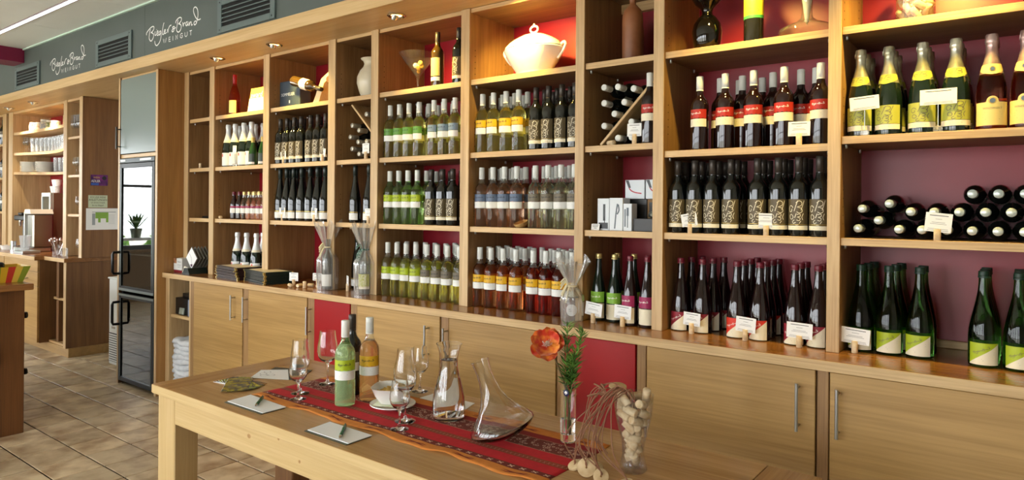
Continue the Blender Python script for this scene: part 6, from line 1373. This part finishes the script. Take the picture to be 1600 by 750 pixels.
m = MB(); m.lathe([(0, 0), (.04, 0), (.055, .16), (.053, .16), (.038, .006), (0, .006)], 20); single('clear_jug', m, TG, 'clear plastic jug standing before the espresso machine', 'jug', (-8.62, 2.64, WZ+.0305))
m = MB(); m.box(-.12, .12, -.085, .085, 0, .03, 0, .004); single('drip_tray', m, STEEL, 'steel drip tray under the clear jug', 'tray', (-8.60, 2.655, WZ))
# display warmer
WM = thing('display_warmer', 'tall silver display cabinet with two glass doors on the back bar', 'display cabinet', (-9.01, 3.10, WZ))
WF = mat('silver_frame', 'dfe6e2', .3, .3)
m = MB(); m.box(-.10, .27, -.13, .14, .03, .66); m.v = m.v
wb = MB(); wb.box(-.10, .19, .015, .03, .05, .655); wb.box(.15, .19, -.13, .015, .05, .655); wb.box(-.10, .15, -.13, .015, .05, .07); wb.box(-.10, .15, -.13, .015, .635, .655); part('cabinet', wb, mat('warmer_side', '6d5a44', .3, .4), WM, False)['kind'] = 'stuff'
for z0, z1 in ((.17, .385), (.40, .615)):
    fr = MB()
    for q in ((-.115, -.10, z0-.015, z1+.015), (.12, .14, z0-.015, z1+.015), (-.10, .12, z0-.015, z0), (-.10, .12, z1, z1+.015)): fr.box(q[0], q[1], -.15, -.131, q[2], q[3], 0, .002)
    d = part('door', fr, WF, WM, False)
    m = MB(); m.box(-.10, .12, -.142, -.139, z0, z1); build('pane', m, mat('dark_pane', (.25, .3, .28), .02, trans=.7), d)
    m = MB(); m.box(-.09, .11, -.12, .01, z0+.0, z0+.006); part('glass_shelf', m, TG, WM, False)
m = MB(); m.box(-.115, .14, -.15, -.131, .045, .153, 0, .003); part('control_panel', m, WF, WM, False)
m = MB(); m.box(-.115, .14, -.15, -.131, .63, .66, 0, .003); part('top_rail', m, WF, WM, False)
for x in (-.06, .06): m = MB(); m.lathe([(0, 0), (.014, 0), (.012, .015), (0, .015)], 14, xf=Matrix.Translation((x, -.1505, .09)) @ Matrix.Rotation(PI/2, 4, 'X')); part('knob', m, BLACKP, WM, False)
m = MB()
for x in (-.08, .1): m.lathe([(.015, 0), (.015, .05)], 10, c=(x, -.10, 0)); m.lathe([(.015, 0), (.015, .05)], 10, c=(x, .01, 0))
part('feet', m, BLACKP, WM, False)['kind'] = 'stuff'
for k, (x, z) in enumerate(((-.03, .0), (.06, .0), (.02, .09), (.085, .09))):
    m = MB(); m.lathe([(0, 0), (.03, 0), (.042, .075), (.040, .075), (.028, .006), (0, .006)], 16); single('coffee_cup', m, noisy('patterned_cup', 'd8d8d8', 'f2f2f0', 60, .3), 'white cup stacked upside down on the display cabinet, %s' % ['lower left', 'lower right', 'upper left', 'upper right'][k], 'cup', (-9.0+x, 3.045, WZ+.6605+z*.85), 'cups on the display cabinet')
# cutlery and small glasses
CJ2 = thing('cutlery_jar', 'glass jar crammed with spoons at the back bar corner', 'jar', (-8.10, 2.77, WZ))
m = MB(); m.lathe([(0, 0), (.045, 0), (.05, .10), (.047, .10), (.042, .006), (0, .006)], 20); part('jar', m, THIN, CJ2, False)
random.seed(9)
for k in range(12):
    a = random.uniform(0, 2*PI); t = (.03*math.cos(a), .03*math.sin(a)); e_ = (t[0]*2.2, t[1]*2.2, random.uniform(.14, .17))
    m = MB(); m.tube([(t[0]*.4, t[1]*.4, .01), e_], .0025, 5); m.lathe([(0, -.02), (.011, -.008), (.012, .006), (0, .02)], 8, c=e_); part('spoon', m, CHROME, CJ2, False)
sg = MB(); sg.lathe([(0, 0), (.026, 0), (.032, .085), (.030, .085), (.024, .006), (0, .006)], 16)
reps('shot_glass', sg, THIN, [(-7.95, 2.74, WZ), (-7.87, 2.78, WZ), (-7.80, 2.73, WZ)], 'small glass right of the cutlery jar, %s', 'glass', 'small glasses on the back bar corner')
m = MB(); m.lathe([(0, 0), (.09, 0), (.11, .05), (.107, .05), (.085, .006), (0, .006)], 24); single('white_bowl', m, PORC, 'shallow white bowl at the far left end of the back bar', 'bowl', (-9.45, 2.75, WZ))
m = MB(); m.lathe([(0, 0), (.03, 0), (.03, .11), (0, .11)], 16); single('steel_shaker', m, CHROME, 'small steel shaker left of the espresso machine', 'shaker', (-9.12, 2.68, WZ))
m = MB(); m.lathe([(0, 0), (.04, 0), (.045, .12), (.043, .12), (.038, .006), (0, .006)], 16); single('water_glass', m, THIN, 'glass standing on the low niche shelf of the back bar', 'glass', (-7.66, 2.80, .5505))
m = MB(); m.box(-.06, .06, -.05, .05, 0, .26, 0, .004); single('tray_stack', m, TG, 'clear upright container in the lowest back bar niche', 'container', (-7.66, 2.85, .1125))

# ================================================================== counter in the left foreground
DK = thing('sales_counter', 'dark oak sales counter block in the left foreground', 'counter', (-6.2, .9, 0))
m = MB(); m.box(-7.4, -5.24, -.4, 1.605, 0, .938, 0, .003); part('block', m, oak('counter_oak', 2, '523219', '6e4726', .4, .8), DK)
m = MB(); m.box(-7.42, -5.19, -.42, 1.64, .9385, .979, 0, .003); part('counter_top', m, oak('counter_top_oak', 1, '7d5230', 'a0713f', .25, .8), DK)
for z in (.76, .385):
    m = MB(); m.lathe([(0, 0), (.010, 0), (.012, .018), (.022, .026), (.020, .038), (0, .042)], 16, xf=Matrix.Translation((-5.32, 1.6055, z)) @ Matrix.Rotation(-PI/2, 4, 'X')); part('knob', m, BLACKP, DK, False) if False else None
    o = build('knob', m, BLACKP, DK); o.location = -Vector((-6.2, .9, 0))
BK2 = thing('striped_basket', 'striped yellow and red paper basket on the left counter', 'basket', (-5.46, 1.50, .9795))
cols = ['d8b02c', 'b5302a', 'd98a28', '6f8a2c', 'd8b02c', 'c23a2c', 'e0c04a', '8a9a30']
n_ = 8
for k in range(n_):
    a = -.13+.26*k/n_; c = -.13+.26*(k+1)/n_; f = 1.28
    m = MB(); m.add([(.10, a, 0), (.10, c, 0), (.13, c*f, .105), (.13, a*f, .105), (.097, a, 0), (.097, c, 0), (.127, c*f, .105), (.127, a*f, .105)], [(0, 1, 2, 3), (7, 6, 5, 4), (0, 4, 5, 1), (3, 2, 6, 7), (1, 5, 6, 2), (0, 3, 7, 4)]); part('stripe', m, mat('basket_stripe_%d' % k, cols[k], .5), BK2, False)
m = MB(); w0, w1, h_ = .13, .167, .105
for vs in ([(-.1, -w0, 0), (.098, -w0, 0), (.128, -w1, h_), (-.13, -w1, h_)], [(-.1, w0, 0), (.098, w0, 0), (.128, w1, h_), (-.13, w1, h_)], [(-.1, -w0, 0), (-.1, w0, 0), (-.13, w1, h_), (-.13, -w1, h_)], [(-.1, -w0, .001), (.098, -w0, .001), (.098, w0, .001), (-.1, w0, .001)]): m.quad(*vs)
part('basket_body', m, mat('basket_yellow', 'd0a832', .5), BK2, False, fix=False)
m = MB(); m.box(-.08, .05, -.16, .05, .02, .128, 0, .01); single('black_pouch', m, BLACKP, 'black pouch lying inside the striped basket', 'pouch', (-5.48, 1.50, .981))
m = MB(); m.tube(smooth3([(0, -.05, .03), (.012, -.02, .05), (.014, .02, .045), (.006, .04, .0), (.01, .0, -.05), (0, -.05, -.03)], 4), .011, 8, closed=True); single('blue_loop', m, mat('blue_rope', '1c4a86', .6), 'blue loop hanging on the side of the left counter', 'loop', (-5.215, 1.40, .53))

# plants on the sill of the left windows (seen mirrored in the fridge door)
m = MB(); m.box(-11, -10.7, -3.0, 2.2, .96, 1.0, 0, .003); m.box(-10.98, -10.9, -2.9, -2.8, 0, .96); m.box(-10.98, -10.9, 2.0, 2.1, 0, .96); sl = single('window_bench', m, WHITEP, 'white plant bench under the left windows', 'bench', (0, 0, 0))
sl['label'] = 'white plant bench under the left windows'
LEAF = noisy('house_plant_leaf', '2f5a22', '6f9a3c', 20, .45)
for k, (y, c) in enumerate(((-1.4, '8a8f86'), (-.55, '7a7f76'), (-.1, '7a6a5a'), (.35, '8a9480'), (.75, '6a4a6a'), (1.15, '9aa090'), (1.6, '8a7a6a'))):
    t = thing('potted_plant', 'green plant on the white bench under the left windows, %s' % ordinal(k, 7), 'plant', (-10.80, y, 1.0005), 0, 'plants under the left windows')
    m = MB(); m.lathe([(0, 0), (.06, 0), (.085, .14), (.078, .14), (.07, .12), (0, .12)], 18); part('pot', m, mat('pot_%d' % k, c, .5), t, False)
    m = MB(); rnd = random.Random(k)
    for q in range(46):
        a = rnd.uniform(0, 2*PI); l = rnd.uniform(.14, .33); b0 = Vector((0, 0, .12)); d = Vector((math.cos(a)*.45, math.sin(a)*.45, rnd.uniform(.5, 1.5))).normalized(); sd = d.cross(Vector((0, 0, 1))).normalized()*.022; e_ = b0+d*l
        m.add([tuple(b0), tuple(b0+d*l*.6+sd), tuple(e_+Vector((0, 0, -.03))), tuple(b0+d*l*.6-sd)], [(0, 1, 2, 3)])
    part('leaves', m, LEAF, t, False, fix=False)['kind'] = 'stuff'

# greenery outside the left windows (seen mirrored in the fridge door)
HG = noisy('hedge_leaf', '3c6a2a', '8fb858', 9, .6, 8)
for k, (y, h) in enumerate(((-3.4, 1.5), (-1.6, 1.3), (.2, 1.45), (1.9, 1.2), (3.6, 1.6))):
    rnd = random.Random(k+20); ph = [rnd.uniform(0, 6) for _ in range(6)]
    def hb(u, v, h=h, ph=ph):
        a = 2*PI*u; t = PI*v; r = 1+.10*math.sin(7*a+ph[0]+t*3)+.08*math.sin(11*a+ph[1])*math.sin(9*t+ph[2])+.06*math.sin(19*a+t*13+ph[3])
        return (.7*math.sin(t)**.6*math.cos(a)*r if 0 < t < PI else 0, .66*math.sin(t)**.6*math.sin(a)*r if 0 < t < PI else 0, h*(1-math.cos(t))/2*(1+.05*math.sin(9*a+ph[4])))
    m = MB(); m.grid(hb, 48, 24); single('hedge_bush', m, HG, 'green bush outside the left windows, %s' % ordinal(k, 5), 'bush', (-13.2, y, -.2), 'bushes outside the left windows', fix=False)
